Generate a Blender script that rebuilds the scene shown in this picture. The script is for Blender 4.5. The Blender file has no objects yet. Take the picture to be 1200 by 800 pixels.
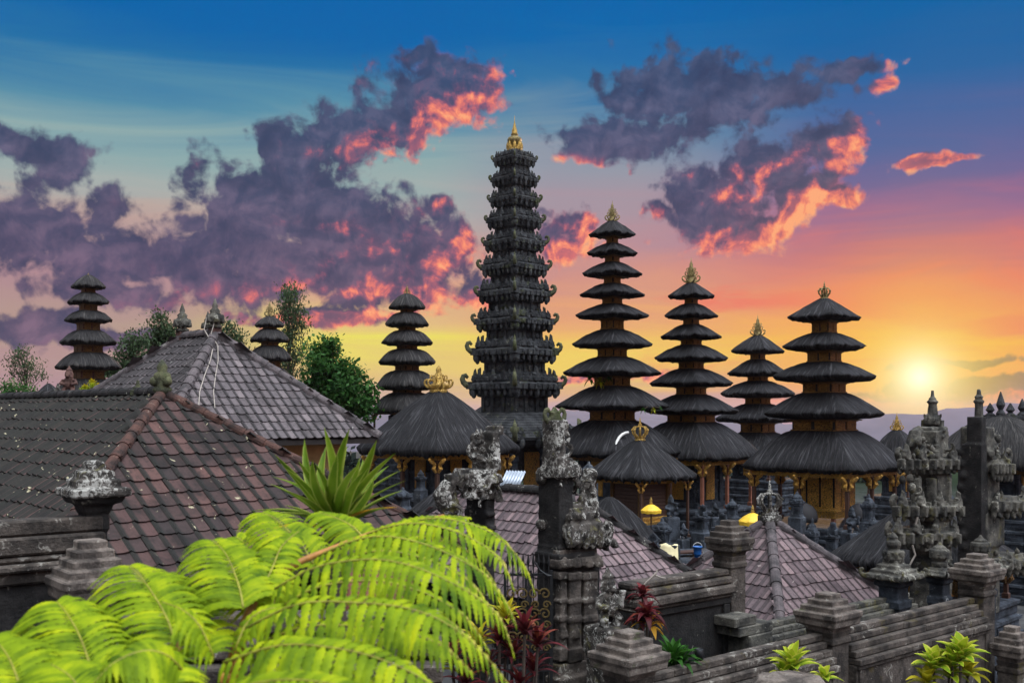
import bpy, bmesh, math, random
from math import sin, cos, pi, sqrt, atan2, tan, radians, atan, hypot
from mathutils import Vector, Matrix, Euler, noise as mnoise

scene = bpy.context.scene
COL = scene.collection
rnd = random.Random(7)

# ------------------------------------------------------------------ camera
HC = 6.0            # eye height above the temple court
F = 1200.0          # focal length in photo pixels (36 mm lens on a 36 mm sensor)
HY = 485.0          # horizon row of the photograph
cam_d = bpy.data.cameras.new("camera")
cam = bpy.data.objects.new("camera", cam_d)
COL.objects.link(cam)
cam.location = (0, 0, HC)
cam.rotation_euler = (pi / 2, 0, 0)
cam_d.lens = 36.0
cam_d.sensor_width = 36.0
cam_d.shift_y = (HY - 400.0) / 1200.0
cam_d.clip_start = 0.05
cam_d.clip_end = 20000
cam_d.dof.use_dof = True
cam_d.dof.focus_distance = 24.0
cam_d.dof.aperture_fstop = 4.0
scene.camera = cam


def at(px, py, Y):
    """the point of the place seen at photo pixel (px, py) at distance Y"""
    return Vector(((px - 600.0) / F * Y, Y, HC + (HY - py) / F * Y))


def hx(px, Y):
    return (px - 600.0) / F * Y


def hz(py, Y):
    return HC + (HY - py) / F * Y


# ------------------------------------------------------------------ view, sun, sky
scene.view_settings.view_transform = 'Standard'
scene.view_settings.look = 'None'
scene.view_settings.exposure = 0.0
scene.view_settings.gamma = 1.0
scene.view_settings.use_curve_mapping = False

SUN_AZ = atan((1078 - 600) / F)
SUN_EL = atan((HY - 442) / hypot(F, 478))
sun_d = bpy.data.lights.new("sun", 'SUN')
sun = bpy.data.objects.new("sun", sun_d)
COL.objects.link(sun)
sun_d.energy = 3.0
sun_d.angle = radians(2.0)
sun_d.color = (1.0, 0.62, 0.34)
sdir = Vector((sin(SUN_AZ) * cos(SUN_EL), cos(SUN_AZ) * cos(SUN_EL), sin(SUN_EL)))
sun.rotation_euler = (-sdir).to_track_quat('-Z', 'Y').to_euler()
sun.location = (60, 120, 40)


def lin(r, g, b):
    def f(c):
        c = c / 255.0
        return c / 12.92 if c <= 0.04045 else ((c + 0.055) / 1.055) ** 2.4
    return (f(r), f(g), f(b), 1.0)


class NT:
    """small helper to write node trees"""

    def __init__(self, tree):
        self.t = tree
        self.n = tree.nodes
        self.l = tree.links

    def new(self, kind, **kw):
        nd = self.n.new(kind)
        for k, v in kw.items():
            setattr(nd, k, v)
        return nd

    def put(self, sock, v):
        if isinstance(v, bpy.types.NodeSocket):
            self.l.new(v, sock)
        elif v is not None:
            sock.default_value = v

    def math(self, op, a, b=None, c=None, clamp=False):
        nd = self.new('ShaderNodeMath', operation=op, use_clamp=clamp)
        self.put(nd.inputs[0], a)
        self.put(nd.inputs[1], b)
        self.put(nd.inputs[2], c)
        return nd.outputs[0]

    def vmath(self, op, a, b=None):
        nd = self.new('ShaderNodeVectorMath', operation=op)
        self.put(nd.inputs[0], a)
        self.put(nd.inputs[1], b)
        return nd.outputs['Value'] if op in ('LENGTH', 'DOT_PRODUCT', 'DISTANCE') else nd.outputs[0]

    def mix(self, fac, a, b, blend='MIX'):
        nd = self.new('ShaderNodeMix', data_type='RGBA', blend_type=blend)
        self.put(nd.inputs[0], fac)
        self.put(nd.inputs[6], a)
        self.put(nd.inputs[7], b)
        return nd.outputs[2]

    def range(self, v, a, b, c=0.0, d=1.0, smooth=False):
        nd = self.new('ShaderNodeMapRange', interpolation_type='SMOOTHSTEP' if smooth else 'LINEAR')
        self.put(nd.inputs[0], v)
        for i, x in enumerate((a, b, c, d)):
            self.put(nd.inputs[1 + i], x)
        return nd.outputs[0]

    def ramp(self, v, stops, interp='LINEAR'):
        nd = self.new('ShaderNodeValToRGB')
        cr = nd.color_ramp
        cr.interpolation = interp
        while len(cr.elements) < len(stops):
            cr.elements.new(0.5)
        for e, (p, c) in zip(cr.elements, stops):
            e.position = p
            e.color = c
        self.put(nd.inputs[0], v)
        return nd.outputs[0]

    def noise(self, vec, scale, detail=4.0, rough=0.5, dist=0.0, dims='3D'):
        nd = self.new('ShaderNodeTexNoise', noise_dimensions=dims)
        self.put(nd.inputs['Vector'], vec)
        nd.inputs['Scale'].default_value = scale
        nd.inputs['Detail'].default_value = detail
        nd.inputs['Roughness'].default_value = rough
        nd.inputs['Distortion'].default_value = dist
        return nd.outputs[0]

    def mapping(self, vec, loc=(0, 0, 0), rot=(0, 0, 0), scale=(1, 1, 1), kind='POINT'):
        nd = self.new('ShaderNodeMapping', vector_type=kind)
        self.put(nd.inputs[0], vec)
        nd.inputs['Location'].default_value = loc
        nd.inputs['Rotation'].default_value = rot
        nd.inputs['Scale'].default_value = scale
        return nd.outputs[0]

    def comb(self, x, y, z):
        nd = self.new('ShaderNodeCombineXYZ')
        for i, v in enumerate((x, y, z)):
            self.put(nd.inputs[i], v)
        return nd.outputs[0]


# the sky is laid out by compass bearing and elevation (in thousandths of a radian * 1.2)
def sky_pt(px, py):
    a = atan((px - 600.0) / F)
    e = atan((HY - py) / hypot(F, px - 600.0))
    return a * 1200.0, e * 1200.0


CLOUDS = [  # bearing, elevation of a lobe (read as px, py), half sizes, tilt in degrees
    # coral tower cloud left of the stone tower
    (542, 105, 44, 34, 0), (500, 112, 52, 36, 15), (455, 140, 55, 40, 20), (405, 160, 55, 36, 20), (360, 178, 38, 28, 10),
    (515, 82, 26, 22, 0),
    # large mass below it
    (335, 235, 95, 52, 0), (270, 255, 60, 48, 0), (400, 262, 60, 50, -10), (350, 300, 140, 55, 0), (455, 275, 62, 40, -15),
    (505, 305, 58, 34, -20), (250, 320, 110, 40, 0), (430, 335, 120, 32, 0), (325, 185, 26, 34, 0), (535, 285, 28, 24, 0),
    # left mass
    (55, 270, 62, 44, 0), (90, 305, 72, 36, 0), (160, 305, 62, 28, 0), (15, 262, 40, 30, 0), (130, 338, 66, 20, 0),
    (36, 168, 52, 20, -5), (78, 195, 24, 30, -20), (118, 248, 28, 24, 0),
    (30, 385, 80, 20, 0), (130, 398, 90, 12, 0),
    # slate cloud right of the stone tower
    (790, 108, 82, 40, 0), (848, 120, 66, 34, 5), (735, 162, 70, 26, -8), (700, 176, 44, 14, -8), (915, 108, 50, 18, 18),
    (990, 84, 46, 14, 10), (1032, 104, 16, 11, 0),
    # coral cloud right
    (845, 240, 60, 34, 0), (900, 200, 52, 36, 20), (968, 172, 38, 34, 30), (838, 270, 50, 22, 0), (930, 230, 48, 28, 10),
    (885, 262, 52, 20, 0), (823, 205, 18, 20, 0), (998, 226, 22, 12, 20),
    # small ones
    (1100, 191, 40, 7, 3), (668, 268, 32, 24, 30), (645, 290, 34, 20, 20), (511, 245, 22, 15, 0), (770, 250, 22, 12, 0),
    (570, 345, 40, 16, 0),
    # streaks near the horizon
    (1165, 452, 100, 10, 3), (1010, 470, 110, 13, 0), (1210, 470, 100, 15, 0), (1130, 425, 60, 5, 0), (700, 440, 90, 7, 0), (380, 372, 110, 10, 0),
]

world = bpy.data.worlds.new("World")
scene.world = world
world.use_nodes = True
wt = NT(world.node_tree)
wt.n.clear()

# group: cloud field of a bearing/elevation point
cg = bpy.data.node_groups.new("cloud_field", 'ShaderNodeTree')
cg.interface.new_socket("P", in_out='INPUT', socket_type='NodeSocketVector')
cg.interface.new_socket("F", in_out='OUTPUT', socket_type='NodeSocketFloat')
g = NT(cg)
gi = g.new('NodeGroupInput')
go = g.new('NodeGroupOutput')
P = gi.outputs[0]
warp = g.new('ShaderNodeTexNoise', noise_dimensions='2D')
g.put(warp.inputs['Vector'], P)
warp.inputs['Scale'].default_value = 0.012
warp.inputs['Detail'].default_value = 3.0
wv = g.vmath('SUBTRACT', warp.outputs[1], (0.5, 0.5, 0.5))
wv = g.vmath('MULTIPLY', wv, (46.0, 34.0, 0.0))
PW = g.vmath('ADD', P, wv)
acc = None
for (px, py, rx, ry, rot) in CLOUDS:
    a, e = sky_pt(px, py)
    sx, sy = 1.0 / (rx * 1.26), 1.0 / (ry * 1.28)
    nd = g.new('ShaderNodeVectorMath', operation='MULTIPLY_ADD')
    g.put(nd.inputs[0], PW)
    g.put(nd.inputs[1], (sx, sy, 0))
    g.put(nd.inputs[2], (-a * sx, -e * sy, 0))
    mp = nd.outputs[0]
    d = g.vmath('LENGTH', mp)
    acc = d if acc is None else g.math('SMOOTH_MIN', acc, d, 0.18)
acc = g.math('SUBTRACT', 1.0, acc)
n1 = g.noise(P, 0.024, 8.0, 0.58, 0.2, '2D')
vor = g.new('ShaderNodeTexVoronoi', voronoi_dimensions='2D', feature='F1')
g.put(vor.inputs['Vector'], PW)
vor.inputs['Scale'].default_value = 0.040
vor.inputs['Detail'].default_value = 2.0
vor.inputs['Roughness'].default_value = 0.5
puff = g.math('SUBTRACT', 0.5, vor.outputs['Distance'])
f = g.math('ADD', acc, g.math('MULTIPLY', g.math('SUBTRACT', n1, 0.5), 1.5))
f = g.math('ADD', f, g.math('MULTIPLY', puff, 0.42))
f = g.math('ADD', f, 0.14)
g.l.new(f, go.inputs[0])

tc = wt.new('ShaderNodeTexCoord')
D = tc.outputs['Generated']
sep = wt.new('ShaderNodeSeparateXYZ')
wt.l.new(D, sep.inputs[0])
AZ = wt.math('MULTIPLY', wt.math('ARCTAN2', sep.outputs[0], sep.outputs[1]), 1200.0)
EL = wt.math('MULTIPLY', wt.math('ARCSINE', sep.outputs[2]), 1200.0)
PV = wt.comb(AZ, EL, 0.0)


def field(off):
    gn = wt.new('ShaderNodeGroup', node_tree=cg)
    wt.l.new(wt.vmath('ADD', PV, off), gn.inputs[0])
    return gn.outputs[0]


LO, HI = -100.0, 700.0


def stops(lst):
    out = []
    for py, c in sorted(lst, key=lambda t: -t[0]):
        out.append(((HY - py - LO) / (HI - LO), lin(*c)))
    return out


# soft horizontal streaks bend the bands a little
strk = wt.noise(wt.mapping(PV, scale=(0.0022, 0.02, 1)), 1.0, 5.0, 0.55, 0.6, '2D')
ELs = wt.math('ADD', EL, wt.math('MULTIPLY', wt.math('SUBTRACT', strk, 0.5), 90.0))
t_el = wt.range(ELs, LO, HI)
left = wt.ramp(t_el, stops([
    (-200, (96, 128, 172)), (-60, (0, 92, 168)), (0, (0, 98, 172)), (60, (4, 100, 170)), (105, (34, 112, 166)), (150, (86, 142, 168)),
    (195, (140, 170, 172)), (240, (170, 176, 172)), (285, (196, 172, 158)), (330, (214, 164, 138)), (368, (226, 190, 128)),
    (400, (236, 224, 96)), (432, (226, 192, 120)), (462, (196, 164, 152)), (490, (172, 152, 168)), (560, (120, 110, 122))]))
right = wt.ramp(t_el, stops([
    (-200, (90, 120, 170)), (-60, (0, 86, 160)), (0, (0, 92, 165)), (60, (2, 98, 165)), (120, (34, 100, 160)), (180, (76, 100, 155)),
    (230, (106, 98, 150)), (270, (150, 100, 145)), (310, (198, 108, 124)), (350, (226, 124, 112)), (390, (238, 148, 100)),
    (420, (244, 176, 80)), (448, (240, 156, 96)), (470, (204, 142, 142)), (490, (156, 124, 164)), (560, (110, 95, 120))]))
mid = wt.ramp(t_el, stops([
    (-200, (92, 124, 172)), (-60, (0, 90, 165)), (0, (0, 98, 172)), (60, (2, 102, 172)), (110, (46, 116, 166)), (150, (108, 142, 166)), (190, (148, 152, 166)),
    (240, (166, 148, 160)), (290, (184, 142, 150)), (330, (208, 146, 134)), (370, (228, 162, 118)), (400, (238, 186, 104)), (430, (240, 208, 94)),
    (460, (218, 172, 124)), (490, (176, 148, 164)), (560, (116, 104, 120))]))
base = wt.mix(wt.range(AZ, -120.0, 60.0, smooth=True), left, mid)
base = wt.mix(wt.range(AZ, 130.0, 400.0, smooth=True), base, right)

# pink veil low on the left
veil = wt.math('MULTIPLY', wt.range(AZ, -170.0, -420.0, smooth=True), wt.range(EL, 260.0, 150.0, smooth=True))
base = wt.mix(wt.math('MULTIPLY', veil, 0.82), base, lin(164, 130, 146))

# sunset-lit cirrus on the right
ci = wt.noise(wt.mapping(PV, rot=(0, 0, radians(-14)), scale=(0.0035, 0.016, 1)), 1.0, 6.0, 0.55, 0.8, '2D')
cim = wt.math('MULTIPLY', wt.range(ci, 0.45, 0.68, smooth=True), wt.math('MULTIPLY', wt.range(AZ, 60.0, 260.0, smooth=True), wt.range(EL, 10.0, 70.0, smooth=True)))
cim = wt.math('MULTIPLY', cim, wt.range(EL, 260.0, 160.0, smooth=True))
base = wt.mix(wt.math('MULTIPLY', cim, 0.75), base, lin(236, 114, 102))

# glow of the low sun
sunv = wt.comb(sdir.x, sdir.y, sdir.z)
ang = wt.math('MULTIPLY', wt.math('ARCCOSINE', wt.math('MINIMUM', wt.vmath('DOT_PRODUCT', wt.vmath('NORMALIZE', D), sunv), 0.9999999)), 1200.0)


def glow(r, col, k):
    return wt.math('MULTIPLY', wt.math('POWER', 2.718, wt.math('MULTIPLY', wt.math('POWER', wt.math('DIVIDE', ang, r), 1.4), -1.0)), k)


# clouds
f0 = field((0, 0, 0))
f1 = field((16.0, -18.0, 0))
e0 = wt.noise(PV, 0.026, 6.0, 0.55, 0.3, '2D')
e1 = wt.noise(wt.vmath('ADD', PV, (4.0, -7.0, 0)), 0.026, 6.0, 0.55, 0.3, '2D')
alpha = wt.range(f0, 0.0, 0.46, smooth=True)
front = wt.math('MULTIPLY', wt.range(EL, -5.0, 25.0, smooth=True), wt.range(EL, 640.0, 520.0, smooth=True))
alpha = wt.math('MULTIPLY', alpha, front)
rim = wt.range(f0, 0.52, 0.05, smooth=True)
lit = wt.range(wt.math('SUBTRACT', f0, f1), -0.14, 0.85, smooth=True)
dark = wt.range(wt.math('SUBTRACT', e0, e1), -0.10, 0.13)
dark = wt.math('ADD', wt.math('MULTIPLY', dark, 0.75), wt.range(wt.math('SUBTRACT', f0, f1), 0.0, 0.5, 0.0, 0.45))
warmth = wt.math('ADD', wt.range(AZ, -520.0, -150.0, 0.25, 1.0, True), 0.0)
hot = wt.math('MULTIPLY', wt.math('ADD', wt.math('MULTIPLY', rim, 0.30), wt.math('MULTIPLY', lit, 0.85), clamp=True), warmth)
# parts of the clouds that face the sun catch more of it
for (px, py, rx, ry, k_) in ((915, 225, 160, 100, 0.27), (480, 300, 150, 85, 0.27), (530, 105, 95, 70, 0.22), (665, 275, 60, 50, 0.30), (1100, 191, 70, 30, 0.08), (330, 345, 200, 26, 0.18)):
    em = wt.range(wt.vmath('LENGTH', wt.mapping(PV, (*sky_pt(px, py), 0), (0, 0, 0), (rx, ry, 1), 'TEXTURE')), 1.0, 0.3, 0.0, k_, True)
    hot = wt.math('ADD', hot, em)
hot = wt.math('SUBTRACT', hot, wt.range(f0, 0.50, 1.1, 0.0, 0.26))
hot = wt.math('MULTIPLY', hot, wt.range(wt.math('SUBTRACT', e0, e1), -0.10, 0.14, 0.55, 1.15))
# the slate cloud stays cool
cool = wt.math('MULTIPLY', wt.range(wt.vmath('LENGTH', wt.mapping(PV, (*sky_pt(800, 112), 0), (0, 0, 0), (235, 88, 1), 'TEXTURE')), 1.0, 0.75, smooth=True), 0.85)
hot = wt.math('MULTIPLY', hot, wt.math('SUBTRACT', 1.0, cool))
lowt = wt.range(EL, 420.0, 120.0)
cbody = wt.mix(lowt, lin(54, 76, 112), lin(78, 74, 102))
cbody = wt.mix(wt.math('MULTIPLY', dark, 0.85), cbody, wt.mix(lowt, lin(84, 98, 132), lin(124, 100, 124)))
nb = wt.noise(PV, 0.02, 5.0, 0.55, 0.2, '2D')
cbody = wt.mix(wt.range(nb, 0.42, 0.68, 0.0, 0.7), cbody, lin(50, 60, 92))
chot = wt.ramp(hot, [(0.25, lin(128, 82, 112)), (0.45, lin(178, 96, 116)), (0.62, lin(220, 114, 112)), (0.84, lin(247, 142, 112)), (1.0, lin(254, 170, 122))])
ccol = wt.mix(wt.range(hot, 0.06, 0.72, smooth=True), cbody, chot)
skyc = wt.mix(wt.math('MULTIPLY', alpha, 0.97), base, ccol)
skyc = wt.mix(glow(100.0, None, 0.8), skyc, lin(255, 206, 70))
skyc = wt.mix(glow(46.0, None, 0.75), skyc, lin(255, 236, 120))
skyc = wt.mix(glow(24.0, None, 1.0), skyc, (1.3, 1.2, 0.8, 1))

# unseen bright deck added overhead and behind to light the foreground
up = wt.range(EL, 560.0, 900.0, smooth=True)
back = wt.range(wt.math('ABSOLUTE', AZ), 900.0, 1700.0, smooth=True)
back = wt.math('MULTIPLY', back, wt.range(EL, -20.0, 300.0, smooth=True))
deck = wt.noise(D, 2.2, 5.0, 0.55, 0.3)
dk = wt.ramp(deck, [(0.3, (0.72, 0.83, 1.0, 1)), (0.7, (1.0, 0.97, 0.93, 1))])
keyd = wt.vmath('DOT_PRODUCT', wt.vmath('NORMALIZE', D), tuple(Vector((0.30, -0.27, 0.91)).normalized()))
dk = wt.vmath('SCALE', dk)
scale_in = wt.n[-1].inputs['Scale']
wt.put(scale_in, wt.math('ADD', wt.range(keyd, -0.3, 0.9, 0.16, 0.80), wt.range(keyd, 0.70, 0.98, 0.0, 5.9, True)))  # brightest lobe shaped as an added soft key light
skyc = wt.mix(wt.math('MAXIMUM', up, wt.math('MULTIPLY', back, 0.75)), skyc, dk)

nish = wt.new('ShaderNodeTexSky', sky_type='NISHITA')
nish.sun_disc = False
nish.sun_elevation = SUN_EL
nish.sun_rotation = SUN_AZ
bg1 = wt.new('ShaderNodeBackground')
wt.l.new(wt.mix(wt.math('MAXIMUM', up, back), (0, 0, 0, 1), nish.outputs[0]), bg1.inputs[0])
bg1.inputs[1].default_value = 0.05
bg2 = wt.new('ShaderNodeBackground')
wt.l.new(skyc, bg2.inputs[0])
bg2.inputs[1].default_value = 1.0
ad = wt.new('ShaderNodeAddShader')
wt.l.new(bg1.outputs[0], ad.inputs[0])
wt.l.new(bg2.outputs[0], ad.inputs[1])
wo = wt.new('ShaderNodeOutputWorld')
wt.l.new(ad.outputs[0], wo.inputs[0])
world.cycles.sampling_method = 'MANUAL'
world.cycles.sample_map_resolution = 512

# ------------------------------------------------------------------ materials
def mat_new(name):
    m = bpy.data.materials.new(name)
    m.use_nodes = True
    t = NT(m.node_tree)
    t.n.clear()
    out = t.new('ShaderNodeOutputMaterial')
    b = t.new('ShaderNodeBsdfPrincipled')
    t.l.new(b.outputs[0], out.inputs[0])
    return m, t, b, out


def obj_vec(t):
    tcn = t.new('ShaderNodeTexCoord')
    oi = t.new('ShaderNodeObjectInfo')
    off = t.vmath('MULTIPLY', t.comb(oi.outputs['Random'], oi.outputs['Random'], oi.outputs['Random']), (37.0, 91.0, 53.0))
    return t.vmath('ADD', tcn.outputs['Object'], off)


def bump(t, b, h, strength, dist):
    bp = t.new('ShaderNodeBump')
    bp.inputs['Strength'].default_value = strength
    bp.inputs['Distance'].default_value = dist
    t.put(bp.inputs['Height'], h)
    t.l.new(bp.outputs[0], b.inputs['Normal'])


def stone_mat(name, c0, c1, lichen=0.0, lcol=(0.42, 0.42, 0.36, 1), moss=0.0, mcol=(0.05, 0.065, 0.02, 1), scale=1.0, bd=0.03, blocks=None):
    m, t, b, _ = mat_new(name)
    v = obj_vec(t)
    n = t.noise(v, 2.2 * scale, 7.0, 0.62, 0.3)
    n2 = t.noise(v, 19.0 * scale, 5.0, 0.65)
    c = t.mix(t.range(n, 0.34, 0.66, smooth=True), c0, c1)
    c = t.mix(t.range(n2, 0.35, 0.75, 0.0, 0.55), c, tuple(x * 0.45 for x in c0[:3]) + (1,))
    h = t.math('ADD', t.math('MULTIPLY', n, 0.5), n2)
    if moss > 0:
        nm = t.noise(v, 1.4 * scale, 6.0, 0.68, 0.5)
        c = t.mix(t.range(nm, 0.62 - 0.16 * moss, 0.70 - 0.1 * moss, 0.0, 0.85, True), c, mcol)
    if lichen > 0:
        nl = t.noise(v, 6.5 * scale, 8.0, 0.7, 0.8)
        nl2 = t.noise(v, 1.1 * scale, 3.0, 0.5)
        lm = t.math('ADD', nl, t.math('MULTIPLY', t.math('SUBTRACT', nl2, 0.5), 0.5))
        lm = t.range(lm, 0.70 - 0.26 * lichen, 0.76 - 0.24 * lichen, 0.0, 0.9, True)
        c = t.mix(lm, c, t.mix(t.noise(v, 30 * scale, 3.0), tuple(x * 0.6 for x in lcol[:3]) + (1,), lcol))
    if blocks:
        vo = t.new('ShaderNodeTexBrick')
        t.put(vo.inputs['Vector'], v)
    t.put(b.inputs['Base Color'], c)
    b.inputs['Roughness'].default_value = 0.88
    b.inputs['Specular IOR Level'].default_value = 0.35
    bump(t, b, h, 0.9, bd)
    return m


def thatch_mat(name, c0, c1, c2):
    m, t, b, _ = mat_new(name)
    uvn = t.new('ShaderNodeUVMap')
    uv = uvn.outputs[0]
    oi = t.new('ShaderNodeObjectInfo')
    uv = t.vmath('ADD', uv, t.comb(t.math('MULTIPLY', oi.outputs['Random'], 77.0), 0.0, 0.0))
    s1 = t.noise(t.mapping(uv, scale=(26.0, 2.4, 1)), 1.0, 5.0, 0.62, 0.25, '2D')
    s2 = t.noise(t.mapping(uv, scale=(9.0, 1.1, 1)), 1.0, 4.0, 0.6, 0.6, '2D')
    blotch = t.noise(uv, 0.9, 4.0, 0.6, 0.3, '2D')
    c = t.mix(t.range(s1, 0.36, 0.66), c0, c1)
    c = t.mix(t.range(s2, 0.52, 0.74, 0.0, 0.75), c, c2)
    c = t.mix(t.range(blotch, 0.45, 0.72, 0.0, 0.55), c, c0)
    t.put(b.inputs['Base Color'], c)
    b.inputs['Roughness'].default_value = 0.8
    b.inputs['Specular IOR Level'].default_value = 0.3
    bump(t, b, t.math('ADD', s1, t.math('MULTIPLY', s2, 0.8)), 1.0, 0.07)
    return m


def tile_mat(name, cols, spots=0.3, scol=(0.35, 0.33, 0.22, 1), grime=0.5, roll=(0.03, 0.031, 0.027, 1), rw=0.85):
    m, t, b, _ = mat_new(name)
    geo = t.new('ShaderNodeNewGeometry')
    r = geo.outputs['Random Per Island']
    k = len(cols) - 1
    c = t.ramp(r, [(i / max(k, 1), q) for i, q in enumerate(cols)])
    v = obj_vec(t)
    n = t.noise(v, 1.3, 6.0, 0.65, 0.4)
    n2 = t.noise(v, 16.0, 5.0, 0.7)
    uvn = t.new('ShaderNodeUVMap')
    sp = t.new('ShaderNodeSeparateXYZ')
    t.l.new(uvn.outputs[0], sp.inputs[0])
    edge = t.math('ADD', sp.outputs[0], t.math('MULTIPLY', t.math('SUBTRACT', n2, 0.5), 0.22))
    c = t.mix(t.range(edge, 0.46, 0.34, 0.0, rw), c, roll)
    c = t.mix(t.range(n, 0.46, 0.68, 0.0, grime, True), c, (0.016, 0.015, 0.015, 1))
    c = t.mix(t.range(n2, 0.5, 0.72, 0.0, 0.6), c, (0.022, 0.02, 0.019, 1))
    nl = t.noise(v, 7.5, 6.0, 0.6, 0.5)
    c = t.mix(t.range(nl, 0.69 - 0.1 * spots, 0.72 - 0.1 * spots, 0.0, 0.9), c, scol)
    t.put(b.inputs['Base Color'], c)
    b.inputs['Roughness'].default_value = 0.82
    b.inputs['Specular IOR Level'].default_value = 0.2
    bump(t, b, n2, 0.6, 0.012)
    return m


def gold_mat(name, c0=(0.42, 0.24, 0.045, 1), c1=(0.16, 0.075, 0.018, 1), metal=0.35, carve=14.0, bd=0.03):
    m, t, b, _ = mat_new(name)
    v = obj_vec(t)
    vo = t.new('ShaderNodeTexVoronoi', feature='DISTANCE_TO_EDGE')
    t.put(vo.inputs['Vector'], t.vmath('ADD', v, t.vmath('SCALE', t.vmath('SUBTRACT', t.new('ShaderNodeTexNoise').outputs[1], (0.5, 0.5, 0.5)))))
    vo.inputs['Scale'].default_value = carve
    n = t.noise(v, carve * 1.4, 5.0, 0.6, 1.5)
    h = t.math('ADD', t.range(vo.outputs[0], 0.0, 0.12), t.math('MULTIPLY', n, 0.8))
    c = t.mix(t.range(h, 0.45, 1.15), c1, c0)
    t.put(b.inputs['Base Color'], c)
    b.inputs['Metallic'].default_value = metal
    b.inputs['Roughness'].default_value = 0.42
    bump(t, b, h, 1.0, bd)
    return m


def plain_mat(name, c, rough=0.6, metal=0.0, var=0.35, scale=8.0, bd=0.008, stretch=(1, 1, 1)):
    m, t, b, _ = mat_new(name)
    v = t.mapping(obj_vec(t), scale=stretch)
    n = t.noise(v, scale, 5.0, 0.62, 0.3)
    d = tuple(x * (1 - var) for x in c[:3]) + (1,)
    e = tuple(min(1, x * (1 + var)) for x in c[:3]) + (1,)
    t.put(b.inputs['Base Color'], t.mix(t.range(n, 0.3, 0.7), d, e))
    b.inputs['Roughness'].default_value = rough
    b.inputs['Metallic'].default_value = metal
    bump(t, b, n, 0.6, bd)
    return m


def leaf_mat(name, cols, trans=0.35, rough=0.45, scale=3.0, edge=None, rnd_w=0.5):
    m, t, b, out = mat_new(name)
    geo = t.new('ShaderNodeNewGeometry')
    v = obj_vec(t)
    n = t.noise(v, scale, 4.0, 0.6)
    f = t.math('ADD', t.math('MULTIPLY', geo.outputs['Random Per Island'], rnd_w), t.math('MULTIPLY', t.range(n, 0.25, 0.75), 1.0 - rnd_w))
    k = len(cols) - 1
    c = t.ramp(f, [(0.15 + 0.75 * i / max(k, 1), q) for i, q in enumerate(cols)])
    if edge:
        uvn = t.new('ShaderNodeUVMap')
        sp = t.new('ShaderNodeSeparateXYZ')
        t.l.new(uvn.outputs[0], sp.inputs[0])
        e = t.math('ABSOLUTE', t.math('SUBTRACT', sp.outputs[0], 0.5))
        c = t.mix(t.range(e, 0.30, 0.44, smooth=True), c, edge)
    t.put(b.inputs['Base Color'], c)
    b.inputs['Roughness'].default_value = rough
    b.inputs['Specular IOR Level'].default_value = 0.12
    tr = t.new('ShaderNodeBsdfTranslucent')
    t.put(tr.inputs[0], c)
    mx = t.new('ShaderNodeMixShader')
    mx.inputs[0].default_value = trans
    t.l.new(b.outputs[0], mx.inputs[1])
    t.l.new(tr.outputs[0], mx.inputs[2])
    t.l.new(mx.outputs[0], out.inputs[0])
    return m


M = {}
M['thatch'] = thatch_mat('palm_fibre_thatch', (0.0065, 0.0065, 0.0075, 1), (0.024, 0.024, 0.028, 1), (0.115, 0.112, 0.12, 1))
M['old_thatch'] = thatch_mat('weathered_thatch', (0.012, 0.0115, 0.012, 1), (0.045, 0.043, 0.043, 1), (0.15, 0.14, 0.13, 1))
M['black_stone'] = stone_mat('black_lava_stone', (0.014, 0.016, 0.019, 1), (0.075, 0.08, 0.085, 1), lichen=0.25, lcol=(0.22, 0.22, 0.17, 1), moss=0.35, mcol=(0.06, 0.07, 0.03, 1), scale=0.8, bd=0.06)
M['court_stone'] = stone_mat('blue_grey_court_stone', (0.014, 0.018, 0.024, 1), (0.068, 0.082, 0.105, 1), lichen=0.2, lcol=(0.30, 0.32, 0.33, 1), scale=1.5, bd=0.03)
M['horn_moss'] = stone_mat('mossy_horn_stone', (0.05, 0.055, 0.035, 1), (0.14, 0.145, 0.07, 1), lichen=0.1, moss=0.6, scale=2.0, bd=0.03)
M['lichen_stone'] = stone_mat('lichen_covered_stone', (0.022, 0.020, 0.018, 1), (0.13, 0.115, 0.10, 1), lichen=0.68, lcol=(0.60, 0.59, 0.54, 1), moss=0.3, mcol=(0.15, 0.14, 0.05, 1), scale=3.2, bd=0.03)
M['dark_wall'] = stone_mat('sooty_wall_stone', (0.007, 0.0068, 0.007, 1), (0.030, 0.028, 0.027, 1), lichen=0.2, lcol=(0.25, 0.24, 0.2, 1), scale=1.6, bd=0.02)
M['wall_stone'] = stone_mat('grey_brown_wall_stone', (0.026, 0.022, 0.019, 1), (0.125, 0.104, 0.088, 1), lichen=0.36, lcol=(0.34, 0.32, 0.28, 1), moss=0.2, mcol=(0.075, 0.06, 0.02, 1), scale=1.6, bd=0.025)
M['cap_stone'] = stone_mat('stepped_cap_stone', (0.055, 0.046, 0.040, 1), (0.24, 0.20, 0.17, 1), lichen=0.32, lcol=(0.42, 0.40, 0.35, 1), moss=0.1, scale=2.2, bd=0.02)
M['grey_stone'] = stone_mat('grey_shrine_stone', (0.028, 0.028, 0.026, 1), (0.16, 0.15, 0.125, 1), lichen=0.42, lcol=(0.38, 0.37, 0.31, 1), moss=0.4, mcol=(0.10, 0.09, 0.035, 1), scale=1.6, bd=0.03)
M['tile_brown'] = tile_mat('brown_clay_tile', [(0.030, 0.022, 0.021, 1), (0.088, 0.050, 0.047, 1), (0.052, 0.036, 0.035, 1), (0.125, 0.066, 0.058, 1), (0.040, 0.031, 0.031, 1), (0.080, 0.049, 0.046, 1)], 0.30, (0.42, 0.38, 0.25, 1), 0.85, (0.022, 0.024, 0.021, 1), 0.9)
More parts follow.
